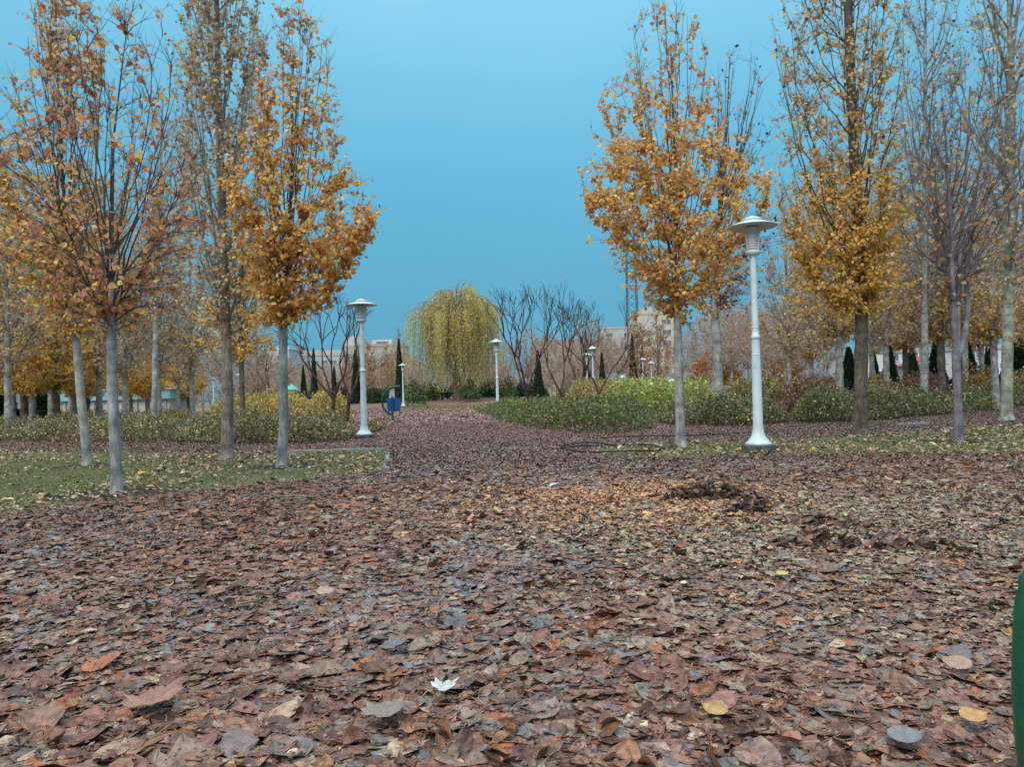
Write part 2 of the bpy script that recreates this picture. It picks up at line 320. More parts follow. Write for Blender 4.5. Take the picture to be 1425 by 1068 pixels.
# ------------------------------------------------------------------ ground
def ground_mat():
    m, nt, N, L = newmat('leaf_mulch_ground')
    out = N('ShaderNodeOutputMaterial'); tc = N('ShaderNodeTexCoord')
    v = N('ShaderNodeTexVoronoi'); v.inputs['Scale'].default_value = 11; v.inputs['Randomness'].default_value = 1; L(tc.outputs['Object'], v.inputs['Vector'])
    cr = N('ShaderNodeValToRGB'); e = cr.color_ramp.elements; e[0].position = 0; e[0].color = (.045, .026, .022, 1); e[1].position = 1; e[1].color = (.17, .11, .085, 1)
    for p_, c_ in ((.3, (.09, .045, .036)), (.55, (.12, .075, .06)), (.75, (.09, .08, .08))):
        q = e.new(p_); q.color = (*c_, 1)
    sx = N('ShaderNodeSeparateXYZ'); L(v.outputs['Color'], sx.inputs[0]); L(sx.outputs[0], cr.inputs[0])
    nz = N('ShaderNodeTexNoise'); nz.inputs['Scale'].default_value = 25; nz.inputs['Detail'].default_value = 6; L(tc.outputs['Object'], nz.inputs['Vector'])
    big = N('ShaderNodeTexNoise'); big.inputs['Scale'].default_value = .06; big.inputs['Detail'].default_value = 5; L(tc.outputs['Object'], big.inputs['Vector'])
    c2 = N('ShaderNodeValToRGB'); e = c2.color_ramp.elements; e[0].position = .35; e[0].color = (.10, .085, .05, 1); e[1].position = .65; e[1].color = (.17, .12, .085, 1); L(big.outputs['Fac'], c2.inputs[0])
    ln = N('ShaderNodeVectorMath'); ln.operation = 'LENGTH'; L(tc.outputs['Object'], ln.inputs[0])
    mr = N('ShaderNodeMapRange'); mr.inputs['From Min'].default_value = 45; mr.inputs['From Max'].default_value = 110; L(ln.outputs['Value'], mr.inputs['Value'])
    mx = N('ShaderNodeMixRGB'); L(mr.outputs[0], mx.inputs[0]); L(cr.outputs[0], mx.inputs[1]); L(c2.outputs[0], mx.inputs[2])
    p = N('ShaderNodeBsdfPrincipled'); p.inputs['Roughness'].default_value = .75; L(mx.outputs[0], p.inputs['Base Color'])
    b = N('ShaderNodeBump'); b.inputs['Strength'].default_value = .8; b.inputs['Distance'].default_value = .03
    ad = N('ShaderNodeMath'); ad.operation = 'ADD'; L(v.outputs['Distance'], ad.inputs[0]); L(nz.outputs['Fac'], ad.inputs[1]); L(ad.outputs[0], b.inputs['Height']); L(b.outputs['Normal'], p.inputs['Normal'])
    L(p.outputs[0], out.inputs[0]); return m
def sheet(name, poly, z, mat):
    mb = MB(); poly = np.asarray(poly, float).copy(); poly[:, 2] = z
    mb.add(poly, [list(range(len(poly)))]); o = mb.build(name, mat); V3(o, kind='structure'); return o
mb = MB(); mb.add([(-1500, -60, 0), (1500, -60, 0), (1500, 2500, 0), (-1500, 2500, 0)], [(0, 1, 2, 3)])
V3(mb.build('ground', ground_mat()), kind='structure')

LAWN_L = [G(*p) for p in ((-250, 752), (-120, 737), (0, 718), (60, 708), (140, 699), (230, 690), (300, 682), (400, 671), (470, 664), (536, 656), (537, 640), (537, 630), (430, 632), (320, 632), (200, 631), (100, 630), (0, 630), (-150, 632), (-300, 636))]
LAWN_R = [G(*p) for p in ((815, 633), (900, 640), (970, 636), (1075, 634), (1150, 633), (1240, 632), (1340, 634), (1425, 631), (1560, 634), (1680, 630), (1600, 590), (1425, 592), (1330, 598), (1240, 605), (1130, 611), (1050, 615), (950, 616), (880, 619), (840, 622))]
m_lawn = flat_mat('mown_turf', (.05, .065, .025), (.14, .15, .07), 2.2, .95, .6, .03, lo=.3, hi=.7)
sheet('lawn', LAWN_L, .004, m_lawn); sheet('lawn.001', LAWN_R, .004, m_lawn)
# far grass strip and planting bed round the willow
strip = [G(*p) for p in ((556, 571), (640, 569), (700, 568), (735, 575), (760, 571), (760, 566), (640, 563.5), (556, 565))]
sheet('lawn.002', strip, .004, m_lawn)
mb = MB(); n_ = 40; rings = 8
bc = np.array([gx(640, 100), 100, 0])
pts = []
for r_ in range(rings+1):
    t = r_/rings
    for k in range(n_):
        a = k*2*math.pi/n_; pts.append((bc[0]+30*t*math.cos(a), bc[1]+20*t*math.sin(a), .62*(1-t**2)**1. + .003))
q = [(r_*n_+k, r_*n_+n_+k, r_*n_+n_+(k+1) % n_, r_*n_+(k+1) % n_) for r_ in range(rings) for k in range(n_)]
mb.add(pts, q, smooth=True)
V3(mb.build('terrain', flat_mat('bed_soil', (.10, .075, .05), (.20, .115, .085), .8, .95, .4, .05)), kind='structure')
# soil patches round trunks
def soil_patch(c, rx, ry, z=.008):
    k = np.arange(20)*2*math.pi/20; rr = 1+.25*(RG(int(abs(c[0]*100))).random(20)-.5)
    return np.stack([c[0]+rx*rr*np.cos(k), c[1]+ry*rr*np.sin(k), np.full(20, z)], 1)

# ------------------------------------------------------------------ kerbs
def kerb(name, pts, wid, h, label):
    mb = MB(); pts = [np.array(p) for p in pts]
    for a, b in zip(pts[:-1], pts[1:]):
        d = (b-a)[:2]; Ln = np.linalg.norm(d); d = d/Ln; nn = np.array([-d[1], d[0]])*wid/2; n = max(1, int(Ln/.8))
        for i in range(n):
            p = a[:2]+d*(Ln*i/n+.006); q_ = a[:2]+d*(Ln*(i+1)/n-.006)
            hh = h+.012*math.sin(i*2.3)
            c4 = [p-nn, q_-nn, q_+nn, p+nn]; g = .012
            lo = [(c[0], c[1], -.05) for c in c4]; hi = [(c[0], c[1], hh-g) for c in c4]
            ctr = sum(c4)/4; top = [(*(c+(ctr-c)/np.linalg.norm(ctr-c)*g), hh) for c in c4]
            v = lo+hi+top
            mb.add(v, [(0, 1, 5, 4), (1, 2, 6, 5), (2, 3, 7, 6), (3, 0, 4, 7), (4, 5, 9, 8), (5, 6, 10, 9), (6, 7, 11, 10), (7, 4, 8, 11), (8, 9, 10, 11)])
    return V3(mb.build(name, M['kerb']), label, 'kerb')
kerb('kerb', [G(385, 632), G(537, 629.5)], .12, .07, 'pale concrete kerb along the back edge of the left lawn')
kerb('kerb', [G(539, 631), G(537, 655)], .09, .022, 'grey kerb strip between left lawn and the leaf-covered path')
kerb('kerb', [G(1250, 594), G(1292, 592)], .14, .08, 'short grey kerb stone among leaves behind the forked tree')

# ------------------------------------------------------------------ fallen leaves
OV = grid_leaf('ovate'); PL = grid_leaf('plane')
PAL_BROWN = [(3.6, 0.143, 0.069, 0.051), (3.6, 0.175, 0.086, 0.064), (2.6, 0.210, 0.116, 0.084), (2.8, 0.085, 0.041, 0.032), (2.2, 0.193, 0.134, 0.105), (1.5, 0.130, 0.121, 0.122), (1, 0.260, 0.181, 0.131), (1.3, 0.268, 0.099, 0.042), (0.35, 0.358, 0.276, 0.202)]
PAL_TAN = [(3, 0.212, 0.161, 0.115), (2, 0.156, 0.120, 0.092), (2, 0.276, 0.216, 0.152), (1.5, 0.120, 0.083, 0.069), (1, 0.239, 0.120, 0.055), (1, 0.193, 0.184, 0.166)]
PAL_ORANGE = [(3, .36, .20, .09), (2, .28, .14, .07), (2, .40, .27, .14), (1, .18, .11, .08)]
PAL_GREY = [(3, 0.176, 0.163, 0.158), (3, 0.158, 0.119, 0.106), (1, 0.229, 0.176, 0.150), (1.4, 0.114, 0.106, 0.114)]
PAL_LAWN = [(3, .36, .29, .19), (3, .27, .19, .125), (2, .42, .34, .22), (2, .30, .16, .09), (2, .18, .12, .09), (.15, .6, .4, .07)]
def litter_pts(rng, n, y0, y1, pw, side=1.5):
    """sample the floor, density ~ y^-pw, inside and just beyond the view"""
    y = rng.random(n*2); k = 2-pw
    y = (y0**k+(y1**k-y0**k)*y)**(1/k) if abs(k) > 1e-6 else y0*(y1/y0)**y
    hw = .70*y+side; x = rng.uniform(-1, 1, len(y))*hw
    return x[:n], y[:n]
def lie(rng, n, tilt):
    a = rng.uniform(0, 2*math.pi, n); ti = np.abs(rng.normal(0, tilt, n)); b = rng.uniform(0, 2*math.pi, n)
    nr = np.stack([np.sin(ti)*np.cos(b), np.sin(ti)*np.sin(b), np.cos(ti)], 1)
    ax = np.stack([np.cos(a), np.sin(a), np.zeros(n)], 1); ax -= nr*(ax*nr).sum(1, keepdims=True)
    return ax, nr
def litter_cols(rng, x, y):
    n = len(x); c = palette(rng, PAL_BROWN, n, .13)
    p_or = G(870, 700); d = np.hypot((x-p_or[0])/1.7, (y-p_or[1])/1.5)+.5*(fbm(x*1.4, y*1.4)-.5); m = rng.random(n) < .92*np.exp(-d**2)
    c[m] = palette(rng, PAL_ORANGE, m.sum(), .18)
    p_t = G(1300, 725); d = np.hypot((x-p_t[0])/3.2, (y-p_t[1])/1.6); m = rng.random(n) < .75*np.exp(-d**2); c[m] = palette(rng, PAL_TAN, m.sum(), .2)
    g = fbm(x*.55+3, y*.55+11); m = rng.random(n) < np.clip((g-.50)*2.6, 0, .45); c[m] = palette(rng, PAL_GREY, m.sum(), .22)
    m = rng.random(n) < .03+.20*np.clip((x-.5)/5, 0, 1); c[m] = palette(rng, PAL_TAN, m.sum(), .2)
    return c
BEDS = []
def relief(x, y): return .03*np.clip(fbm(x*1.1, y*1.1)-.35, 0, 1)+.03*np.clip(fbm(x*3.5+40, y*3.5)-.5, 0, 1)
def keep_litter(x, y):
    e = .12*(fbm(x*2, y*2)-.5)*3
    inl = inpoly(x, y, LAWN_L) | inpoly(x+e, y+e, LAWN_R)
    return ~inl
def scatter_litter():
    mb = MB(); rng = RG(5)
    # near: large leaves with full shape
    n = 125000; x, y = litter_pts(rng, n, 1.75, 11, .85, 1.2); k = keep_litter(x, y); x = x[k]; y = y[k]; n = len(x)
    z = .006+relief(x, y)+rng.random(n)*.014
    c = litter_cols(rng, x, y); ax, nr = lie(rng, n, .11)
    s = np.clip(rng.lognormal(math.log(.056), .44, n), .022, .15)
    s = s*np.where(rng.random(n) < .45, np.clip(1.3-(y-1.8)*.10, 1., 1.3), 1.)
    cu = np.stack([rng.normal(.2, .42, n), rng.normal(.08, .3, n), rng.normal(0, .35, n)], 1)
    isp = (rng.random(n) < .14); s[isp] *= 1.1; cu[isp] *= .3; s[isp] = np.minimum(s[isp], .12)
    P = np.stack([x, y, z], 1)
    for tm, mk in ((OV, ~isp), (PL, isp)): put_leaves(mb, tm, P[mk], ax[mk], nr[mk], s[mk], c[mk], 0, cu[mk], .07)
    # curled leaves that stick up, in darker drifts
    n = 2600; x, y = litter_pts(rng, n, 1.9, 11, .8, 1.2); k = keep_litter(x, y) & (fbm(x*1.3+9, y*1.3+5) > .5); x = x[k]; y = y[k]; n = len(x)
    ax, nr = lie(rng, n, .75); s = np.clip(rng.lognormal(math.log(.062), .3, n), .03, .12)
    cu = np.stack([rng.normal(1.6, .8, n), rng.normal(.6, .6, n), rng.normal(0, .8, n)], 1)
    put_leaves(mb, OV, np.stack([x, y, .03+relief(x, y)], 1), ax, nr, s, palette(rng, [(2, .10, .052, .042), (2, .19, .085, .05), (1, .25, .13, .08)], n, .2), 0, cu, .1)
    # crumbs and stalks
    n = 30000; x, y = litter_pts(rng, n, 1.75, 11, .9, 1.); k = keep_litter(x, y); x = x[k]; y = y[k]; n = len(x)
    ax, nr = lie(rng, n, .35); s = rng.uniform(.01, .026, n)
    put_leaves(mb, LEAF4, np.stack([x, y, .03+relief(x, y)+rng.random(n)*.012], 1), ax, nr, s, palette(rng, PAL_BROWN[:5], n, .2), 0)
    n = 5000; x, y = litter_pts(rng, n, 1.75, 9, .9, 1.); k = keep_litter(x, y); x = x[k]; y = y[k]; n = len(x)
    a = rng.uniform(0, 6.28, n); ln = rng.uniform(.04, .13, n); zz = .034+relief(x, y)
    p0 = np.stack([x, y, zz], 1); p2 = p0+np.stack([np.cos(a)*ln, np.sin(a)*ln, rng.uniform(-.005, .02, n)], 1); p1 = (p0+p2)/2+np.stack([rng.normal(0, .008, n), rng.normal(0, .008, n), rng.uniform(0, .012, n)], 1)
    tubes(mb, np.stack([p0, p1, p2], 1), np.full((n, 3), .0011), 3, palette(rng, [(1, .30, .22, .15), (1, .15, .08, .05), (1, .38, .17, .07)], n), 0)
    # finer matted layers: orange patch, tan straw patches
    for (px_, py_, sx_, sy_, n_, pal_, s0) in ((885, 700, 1.05, 1.15, 6500, [(3, .45, .235, .11), (2, .36, .17, .085), (1.5, .48, .31, .17), (1, .24, .13, .085)], .038), (1290, 722, 2.9, 1.5, 9000, [(3, .30, .25, .17), (2, .24, .20, .13), (2, .19, .145, .105), (1, .36, .31, .21)], .032), (1060, 770, 1.5, .8, 2200, [(3, .28, .22, .15), (2, .22, .165, .12), (1, .2, .19, .16)], .032), (1230, 860, 1.3, .5, 1400, [(3, .25, .20, .14), (2, .2, .15, .11)], .03)):
        p_ = G(px_, py_); x = p_[0]+rng.normal(0, .62, n_)*sx_; y = p_[1]+rng.normal(0, .62, n_)*sy_; k = (fbm(x*2.2+px_, y*2.2) > .40) & keep_litter(x, y); x = x[k]; y = y[k]; n = len(x)
        ax, nr = lie(rng, n, .22); s = np.clip(rng.lognormal(math.log(s0), .4, n), .012, .09)
        put_leaves(mb, LEAF6, np.stack([x, y, .022+relief(x, y)+rng.random(n)*.012], 1), ax, nr, s, palette(rng, pal_, n, .16), 0)
    # middle distance
    n = 260000; x, y = litter_pts(rng, n, 10.2, 34, 1.3, 3); k = keep_litter(x, y); x = x[k]; y = y[k]; n = len(x)
    z = .006+relief(x, y)+rng.random(n)*.02; ax, nr = lie(rng, n, .13); s = np.clip(rng.lognormal(math.log(.052), .33, n), .022, .13)
    cm_ = litter_cols(rng, x, y); pk = (rng.random(n) < np.clip((y-11)/12, 0, .6)) & (np.abs(x) < 6); cm_[pk] = palette(rng, [(3, .26, .135, .105), (2, .215, .105, .083), (1, .30, .185, .15)], pk.sum(), .12)  # reddish leaves, pinker with distance: sky reflection is mixed into their colour
    put_leaves(mb, LEAF6, np.stack([x, y, z], 1), ax, nr, s, cm_, 0)
    # far path
    n = 60000; y = rng.uniform(29, 78, n); x = gx_arr(rng.uniform(420, 830, n), y); k = np.ones(n, bool)
    z = .006+rng.random(n)*.03; ax, nr = lie(rng, n, .2); s = rng.uniform(.07, .17, n)
    put_leaves(mb, LEAF4, np.stack([x, y, z], 1), ax, nr, s, palette(rng, [(3, .25, .115, .095), (2, .31, .155, .125), (2, .19, .085, .07), (.6, .28, .21, .19)], n, .16), 0)
    o = mb.build('leaf_litter', M['litter']); V3(o, 'carpet of wet brown fallen leaves covering path and open ground', 'fallen leaves', kind='stuff')
    # pale leaves scattered on the grass
    mb = MB()
    for poly, n in ((LAWN_L, 11000), (LAWN_R, 7000)):
        pa = np.array(poly); x = rng.uniform(pa[:, 0].min(), pa[:, 0].max(), n*2); y = rng.uniform(pa[:, 1].min(), pa[:, 1].max(), n*2); k = inpoly(x, y, poly)
        dens = fbm(x*.6+2, y*.6+8) if poly is LAWN_L else np.clip(fbm(x*.8, y*.8)+.12, 0, 1)
        k &= rng.random(len(x)) < np.clip((dens-.28)*2.6, .12, 1); x = x[k]; y = y[k]; n = len(x)
        ax, nr = lie(rng, n, .35); s = np.clip(rng.lognormal(math.log(.058), .32, n), .025, .14)
        c = palette(rng, PAL_LAWN, n, .2)
        put_leaves(mb, LEAF6, np.stack([x, y, rng.uniform(.025, .055, n)], 1), ax, nr, s, c, 0)
    o = mb.build('lawn_leaves', M['litter_pale']); V3(o, 'scattered pale yellow and tan leaves lying on the lawns', 'fallen leaves', kind='stuff')
def gx_arr(px, Y):
    vf = Y*f0[1]-CH*f0[2]; return ((px-CX)/F*vf-Y*RTV[1]+CH*RTV[2])/RTV[0]
scatter_litter()

def grow_grass():
    mb = MB(); rng = RG(8)
    for poly, n in ((LAWN_L, 90000), (LAWN_R, 110000), (strip, 9000)):
        pa = np.array(poly); x = rng.uniform(pa[:, 0].min(), pa[:, 0].max(), n*2); y = rng.uniform(pa[:, 1].min(), pa[:, 1].max(), n*2); k = inpoly(x, y, poly)
        if poly is LAWN_R: k &= rng.random(len(x)) < np.clip((fbm(x*.7+4, y*.9)-.30)*3, .1, 1)
        for (tx_, ty_), r_ in (((163, 688), .62), ((122, 649), .5), ((392, 651), .5), ((316, 641), .42), ((1334, 616), .6), ((1197, 607), .6), ((947, 623), .35)):
            g_ = G(tx_, ty_); k &= np.hypot((x-g_[0])/1.3, y-g_[1]) > r_*(.45+1.1*fbm(x*3, y*3))
        x = x[k][:n]; y = y[k][:n]; n = len(x)
        a = rng.uniform(0, 6.28, n); h = rng.uniform(.02, .05, n)*(1 if poly is not strip else 2.2); wd = rng.uniform(.004, .008, n)*(1 if poly is not strip else 4)
        ln = rng.normal(0, .02, (n, 2))
        b = np.stack([x, y, np.zeros(n)], 1); d = np.stack([np.cos(a)*wd, np.sin(a)*wd, np.zeros(n)], 1)
        V = np.stack([b-d, b+d, b+np.stack([ln[:, 0], ln[:, 1], h], 1)], 1)
        dry = np.clip(fbm(x*.5+31, y*.5+17)*2-.6, 0, 1)
        edge = np.clip(1-edgedist(x, y, poly)/.9, 0, 1); dry = np.clip(dry*.7+edge*.6+.12, 0, .92)[:, None]
        c = palette(rng, [(3, .13, .18, .055), (2, .18, .22, .08), (1, .09, .12, .045)], n, .2)*(1-dry)+palette(rng, [(1, .30, .265, .14), (1, .235, .225, .10)], n, .2)*dry
        mb.add(V.reshape(-1, 3), np.arange(n*3).reshape(-1, 3), np.repeat(c, 3, 0), 0)
    V3(mb.build('grass', M['grass']), 'short green grass with dry straw patches on the lawns', 'grass', kind='stuff')
grow_grass()

# single leaves that stand out
def single_leaf(px, py, size, col, label, tm, tilt=.25, rot=0., mat='litter_pale', curl=(.4, .2, .1), dz=.055):
    p = G(px, py); mb = MB(); rng = RG(int(px*7+py))
    nr = np.array([[math.sin(tilt)*math.cos(rot+2.0), -abs(math.sin(tilt)), math.cos(tilt)]]); ax = np.array([[math.cos(rot), math.sin(rot), 0.05]])
    put_leaves(mb, tm, np.array([[0, 0, 0.]]), ax, nr, np.array([size]), np.array([col], float), 0, np.array([curl]), .06)
    tubes(mb, [np.array([(0, 0, .002), (-.2*size*math.cos(rot), -.2*size*math.sin(rot), .004), (-.42*size*math.cos(rot+.2), -.42*size*math.sin(rot+.2), -.004)])], [[.0022, .0017, .0013]], 5, np.array([col])*.8, 0)
    o = mb.build('fallen_leaf', M[mat]); o.location = (p[0], p[1], dz+relief(p[0], p[1])); V3(o, label, 'leaf'); return o
single_leaf(190, 1020, .21, (.24, .135, .11), 'largest brown lobed plane leaf lying flat at the bottom left', PL, .2, 1.35)
single_leaf(305, 1058, .12, (.19, .15, .15), 'purplish rounded leaf standing up right of the big lobed leaf', OV, .9, .2, dz=.03)
single_leaf(602, 990, .10, (.40, .43, .41), 'whitish crumpled leaf in the front centre of the leaf carpet', PL, .12, .6, curl=(.5, .4, .3))
single_leaf(1082, 814, .075, (.46, .36, .12), 'small yellow leaf among grey-brown litter on the right', OV, .2, .3)
single_leaf(1338, 1027, .095, (.42, .24, .10), 'orange-tan oval leaf at the lower right near the green bench', OV, .25, .2)
single_leaf(1015, 640+383, .085, (.36, .24, .11), 'yellowish curled leaf near the bottom edge on the right', OV, .5, 2.6, curl=(1.5, .5, .3))
single_leaf(190, 664, .14, (.70, .42, .04), 'bright yellow leaf on the grass beside the front left trunk', PL, .3, .4, dz=.04)
single_leaf(512, 1030, .15, (.20, .165, .145), 'broad grey-brown leaf at the bottom left of centre', PL, .3, .9)
single_leaf(440, 843, .10, (.33, .24, .19), 'pale tan leaf with upturned edge in the left half', OV, .45, .3, curl=(1., .4, .2))
single_leaf(1355, 950, .11, (.29, .19, .15), 'pinkish brown leaf just left of the green bench', OV, .4, 2.3)
single_leaf(1237, 1060, .11, (.16, .165, .18), 'blue-grey leaf on the bottom edge at right', OV, .2, .1)
single_leaf(552, 925, .12, (.13, .13, .145), 'dark blue-grey wet leaf left of the whitish leaf', PL, .2, 1.9)
# pale plastic scrap on the path
mb = MB(); rng = RG(4); gxs, gys = np.meshgrid(np.linspace(-.10, .10, 8), np.linspace(-.06, .06, 6))
vz = .04+.012*np.sin(gxs*30+gys*20)+.012*rng.random(gxs.shape); q = [(j*8+i, j*8+i+1, j*8+9+i, j*8+8+i) for j in range(5) for i in range(7)]
mb.add(np.stack([gxs+.02*np.sin(gys*40), gys+.03*np.sin(gxs*15), vz], -1).reshape(-1, 3), q, smooth=True)
o = mb.build('plastic_scrap', M['plastic']); o.location = G(768, 680); V3(o, 'crumpled pale plastic scrap on the middle of the leafy path', 'litter')
# dark leaf heaps
def heap(px, py, rx, ry, h, n, label, seed, rot=0.):
    p = G(px, py); rng = RG(seed); mb = MB(); a = rng.uniform(0, 6.28, n); r = np.sqrt(rng.random(n)); x = rx*r*np.cos(a); y = ry*r*np.sin(a)
    xr = x*math.cos(rot)-y*math.sin(rot); yr = x*math.sin(rot)+y*math.cos(rot)
    z = .015+h*(1-r**2)*rng.random(n)*(.5+vnoise(xr*9+seed, yr*9))+.01; ax, nr = lie(rng, n, .8)
    s = np.clip(rng.lognormal(math.log(.075), .3, n), .04, .13); cu = np.stack([rng.normal(.9, .8, n), rng.normal(.5, .7, n), rng.normal(0, .8, n)], 1)
    put_leaves(mb, OV, np.stack([xr, yr, z], 1), ax, nr, s, palette(rng, [(3, .075, .048, .04), (2, .125, .08, .066), (1.4, .19, .125, .10), (.7, .28, .13, .07)], n, .2), 0, cu, .1)
    o = mb.build('leaf_heap', M['litter']); o.location = p; V3(o, label, 'leaf heap', 'dark clumps of raked leaves')
heap(985, 697, .50, .16, .17, 240, 'dark clump of curled leaves behind the straw patch, below the near lamp post', 21, -.1)
heap(1046, 716, .2, .13, .16, 90, 'small dark leaf clump with a broad grey leaf, right of the larger clump', 22)
heap(1205, 768, .6, .14, .08, 150, 'long low ridge of dark leaves in the right half of the litter', 23, -.35)
heap(1150, 735, .36, .1, .07, 90, 'low dark leaf drift between the small clump and the long ridge', 24, -.4)

# ------------------------------------------------------------------ trees
P_OR = [(3, 0.762, 0.406, 0.111), (2.6, 0.820, 0.522, 0.156), (1.4, 0.650, 0.302, 0.104), (0.7, 0.515, 0.255, 0.156), (1, 0.820, 0.626, 0.234)]
P_ORP = [(3, 0.707, 0.401, 0.188), (2, 0.616, 0.330, 0.225), (2, 0.775, 0.496, 0.175), (1, 0.479, 0.248, 0.188), (1, 0.730, 0.566, 0.325)]
P_YEL = [(3, 0.788, 0.482, 0.130), (2.4, 0.713, 0.392, 0.104), (2, 0.820, 0.605, 0.208), (0.7, 0.562, 0.302, 0.117)]
P_TAN = [(3, 0.627, 0.470, 0.302), (2, 0.717, 0.560, 0.347), (2, 0.493, 0.325, 0.213), (1.4, 0.717, 0.426, 0.123), (0.8, 0.202, 0.134, 0.112), (0.8, 0.762, 0.515, 0.157)]
P_DARK = [(3, .07, .045, .04), (2, .13, .08, .06), (1, .2, .11, .06)]
P_RED = [(2, 0.605, 0.260, 0.143), (2.5, 0.694, 0.378, 0.143), (1.5, 0.470, 0.212, 0.156), (1.5, 0.762, 0.519, 0.182)]
def interp(z, tab, k): tab = np.asarray(tab, float); return np.interp(z, tab[:, 0], tab[:, k])

def tree_parts(trunk, env, seed, n_prim=24, n_sec=9, n_tw=4, prim_z=None, rise=(.3, .8), bow=.5, sec_len=.8, tw_len=.35, r_prim=.02, r_tw=.0028,
               leaf_n=3000, leaf_size=.075, pal=P_OR, lw=None, erect=.55, tm=LEAF6, up_pal=None, up_z=99, droop=.6, extra=None, clump=.4, prim_pow=1., tr_sides=12, side_bias=None, leader=None, ring=.22, knots=(), straight=0., rexp=1.35, rad_=(.6, 1.)):
    """trunk: list (x, y, z, r); env: list (z, xl, xr) ascending. Returns trunk MB and crown MB in the tree's own frame"""
    rng = RG(seed); T = np.array(trunk, float)
    # smooth trunk
    zz = np.linspace(T[0, 2], T[-1, 2], max(14, int((T[-1, 2]-T[0, 2])/ring)))
    tx = np.interp(zz, T[:, 2], T[:, 0]); ty = np.interp(zz, T[:, 2], T[:, 1]); tr = np.interp(zz, T[:, 2], T[:, 3])
    ker = np.array([.25, .5, .25])
    for _ in range(3):
        tx[1:-1] = np.convolve(tx, ker, 'valid'); ty[1:-1] = np.convolve(ty, ker, 'valid')
    tr = tr*(1+.10*(vnoise(zz*3.1+seed, zz*0+seed)-.5)+.08*(vnoise(zz*9.7+seed, zz*0+2*seed)-.5)+(rng.normal(0, .03, len(zz)) if ring > .1 else rng.normal(0, .012, len(zz))))
    for kz_ in knots: tr = tr*(1+.28*np.exp(-((zz-kz_)/.035)**2))
    kz = len(zz) if leader is None else max(4, int(np.searchsorted(zz, env[0][0]+leader*(env[-1][0]-env[0][0]))))
    if leader is not None: tr = tr*np.where(zz > zz[kz-1], .72, np.where(zz > env[0][0], 1-.28*(zz-env[0][0])/max(.1, zz[kz-1]-env[0][0]), 1))
    ctr_ = np.stack([tx, ty, zz], 1); tmb = MB(); tubes(tmb, ctr_[:kz], tr[:kz], tr_sides)
    ztop = env[-1][0]; zbot = env[0][0]
    if prim_z is None: prim_z = (zbot, zbot+.5*(ztop-zbot))
    def hw(z): return interp(z, env, 1), interp(z, env, 2)
    B = n_prim
    zs = prim_z[0]+(prim_z[1]-prim_z[0])*rng.random(B)**prim_pow
    sx = np.interp(zs, zz, tx); sy = np.interp(zs, zz, ty)
    ze = zs+(ztop-zs)*(rise[0]+(rise[1]-rise[0])*rng.random(B)**rexp); ze = np.minimum(ze, ztop*.985)
    ph = np.arange(B)*2.39996+rng.normal(0, .3, B)
    l, r = hw(ze); cx = (l+r)/2; hx = (r-l)/2; dpt = np.maximum(hx, .25)
    rad = rng.uniform(rad_[0], rad_[1], B)
    ex = cx+hx*np.cos(ph)*rad; ey = ty[-1]*0+np.interp(ze, zz, ty)*.5+dpt*np.sin(ph)*rad
    P0 = np.stack([sx, sy, zs], 1); P2 = np.stack([ex, ey, ze], 1)
    P1 = np.stack([sx+(ex-sx)*(bow+.12*rng.random(B)), sy+(ey-sy)*(bow+.12*rng.random(B)), zs+(ze-zs)*(rng.uniform(.28, .45, B)*(1-straight)+.5*straight)], 1)
    n = 9; s = np.linspace(0, 1, n)[None, :, None]
    PP = (1-s)**2*P0[:, None]+2*s*(1-s)*P1[:, None]+s*s*P2[:, None]
    Lp = np.linalg.norm(P2-P0, axis=1)
    PP[:, 1:] += rng.normal(0, .012, (B, n-1, 3))*Lp[:, None, None]*.6
    trz = np.interp(zs, zz, tr)
    r1 = np.minimum(r_prim*(.6+.5*Lp/Lp.max()), trz*.75)
    RR = r1[:, None]*np.linspace(1, .22, n)[None]
    cmb = MB(); tubes(cmb, PP, RR, 5)
    if kz < len(zz): tubes(cmb, ctr_[kz-1:], tr[kz-1:]*.98, 7)
    # secondaries: from primaries and from the upper trunk
    def along(PP, idx, t):
        f = t*(PP.shape[1]-1); i = np.minimum(f.astype(int), PP.shape[1]-2); u = (f-i)[:, None]
        a = PP[idx, i]; b = PP[idx, i+1]; d = b-a; return a*(1-u)+b*u, d/(np.linalg.norm(d, axis=1, keepdims=True)+1e-9)
    S = int(B*n_sec)
    zt_ = rng.uniform(zbot, ztop, S*4); l, r = hw(zt_); keep = rng.random(S*4) < (r-l)/np.max(r-l)*(1 if lw is None else .35+.65*np.clip(interp(zt_, lw, 1)/max(q_[1] for q_ in lw), 0, 1)); zt_ = zt_[keep][:S]; S = len(zt_); l, r = hw(zt_)
    a_ = rng.uniform(0, 2*math.pi, S); rr_ = np.sqrt(rng.uniform(.02, 1.0, S)); cx_ = (l+r)/2; hx_ = (r-l)/2
    Q = np.stack([cx_+hx_*rr_*np.cos(a_), np.interp(zt_, zz, ty)*.5+np.maximum(hx_, .25)*rr_*np.sin(a_), zt_], 1)
    lead = np.stack([tx, ty, zz], 1)[zz > prim_z[0]]
    cloud = np.concatenate([PP[:, 1:].reshape(-1, 3), lead]); cdir = np.gradient(PP, axis=1)[:, 1:].reshape(-1, 3); cdir /= np.linalg.norm(cdir, axis=1, keepdims=True)+1e-9
    cdir = np.concatenate([cdir, np.tile([0, 0, 1.], (len(lead), 1))])
    dv = Q[:, None]-cloud[None]; dist = np.linalg.norm(dv*np.array([1, 1, .75]), axis=2)+np.where(dv[:, :, 2] < .12*sec_len, 2.5*sec_len, 0)+np.abs(np.linalg.norm(dv, axis=2)-.55*sec_len)*.4
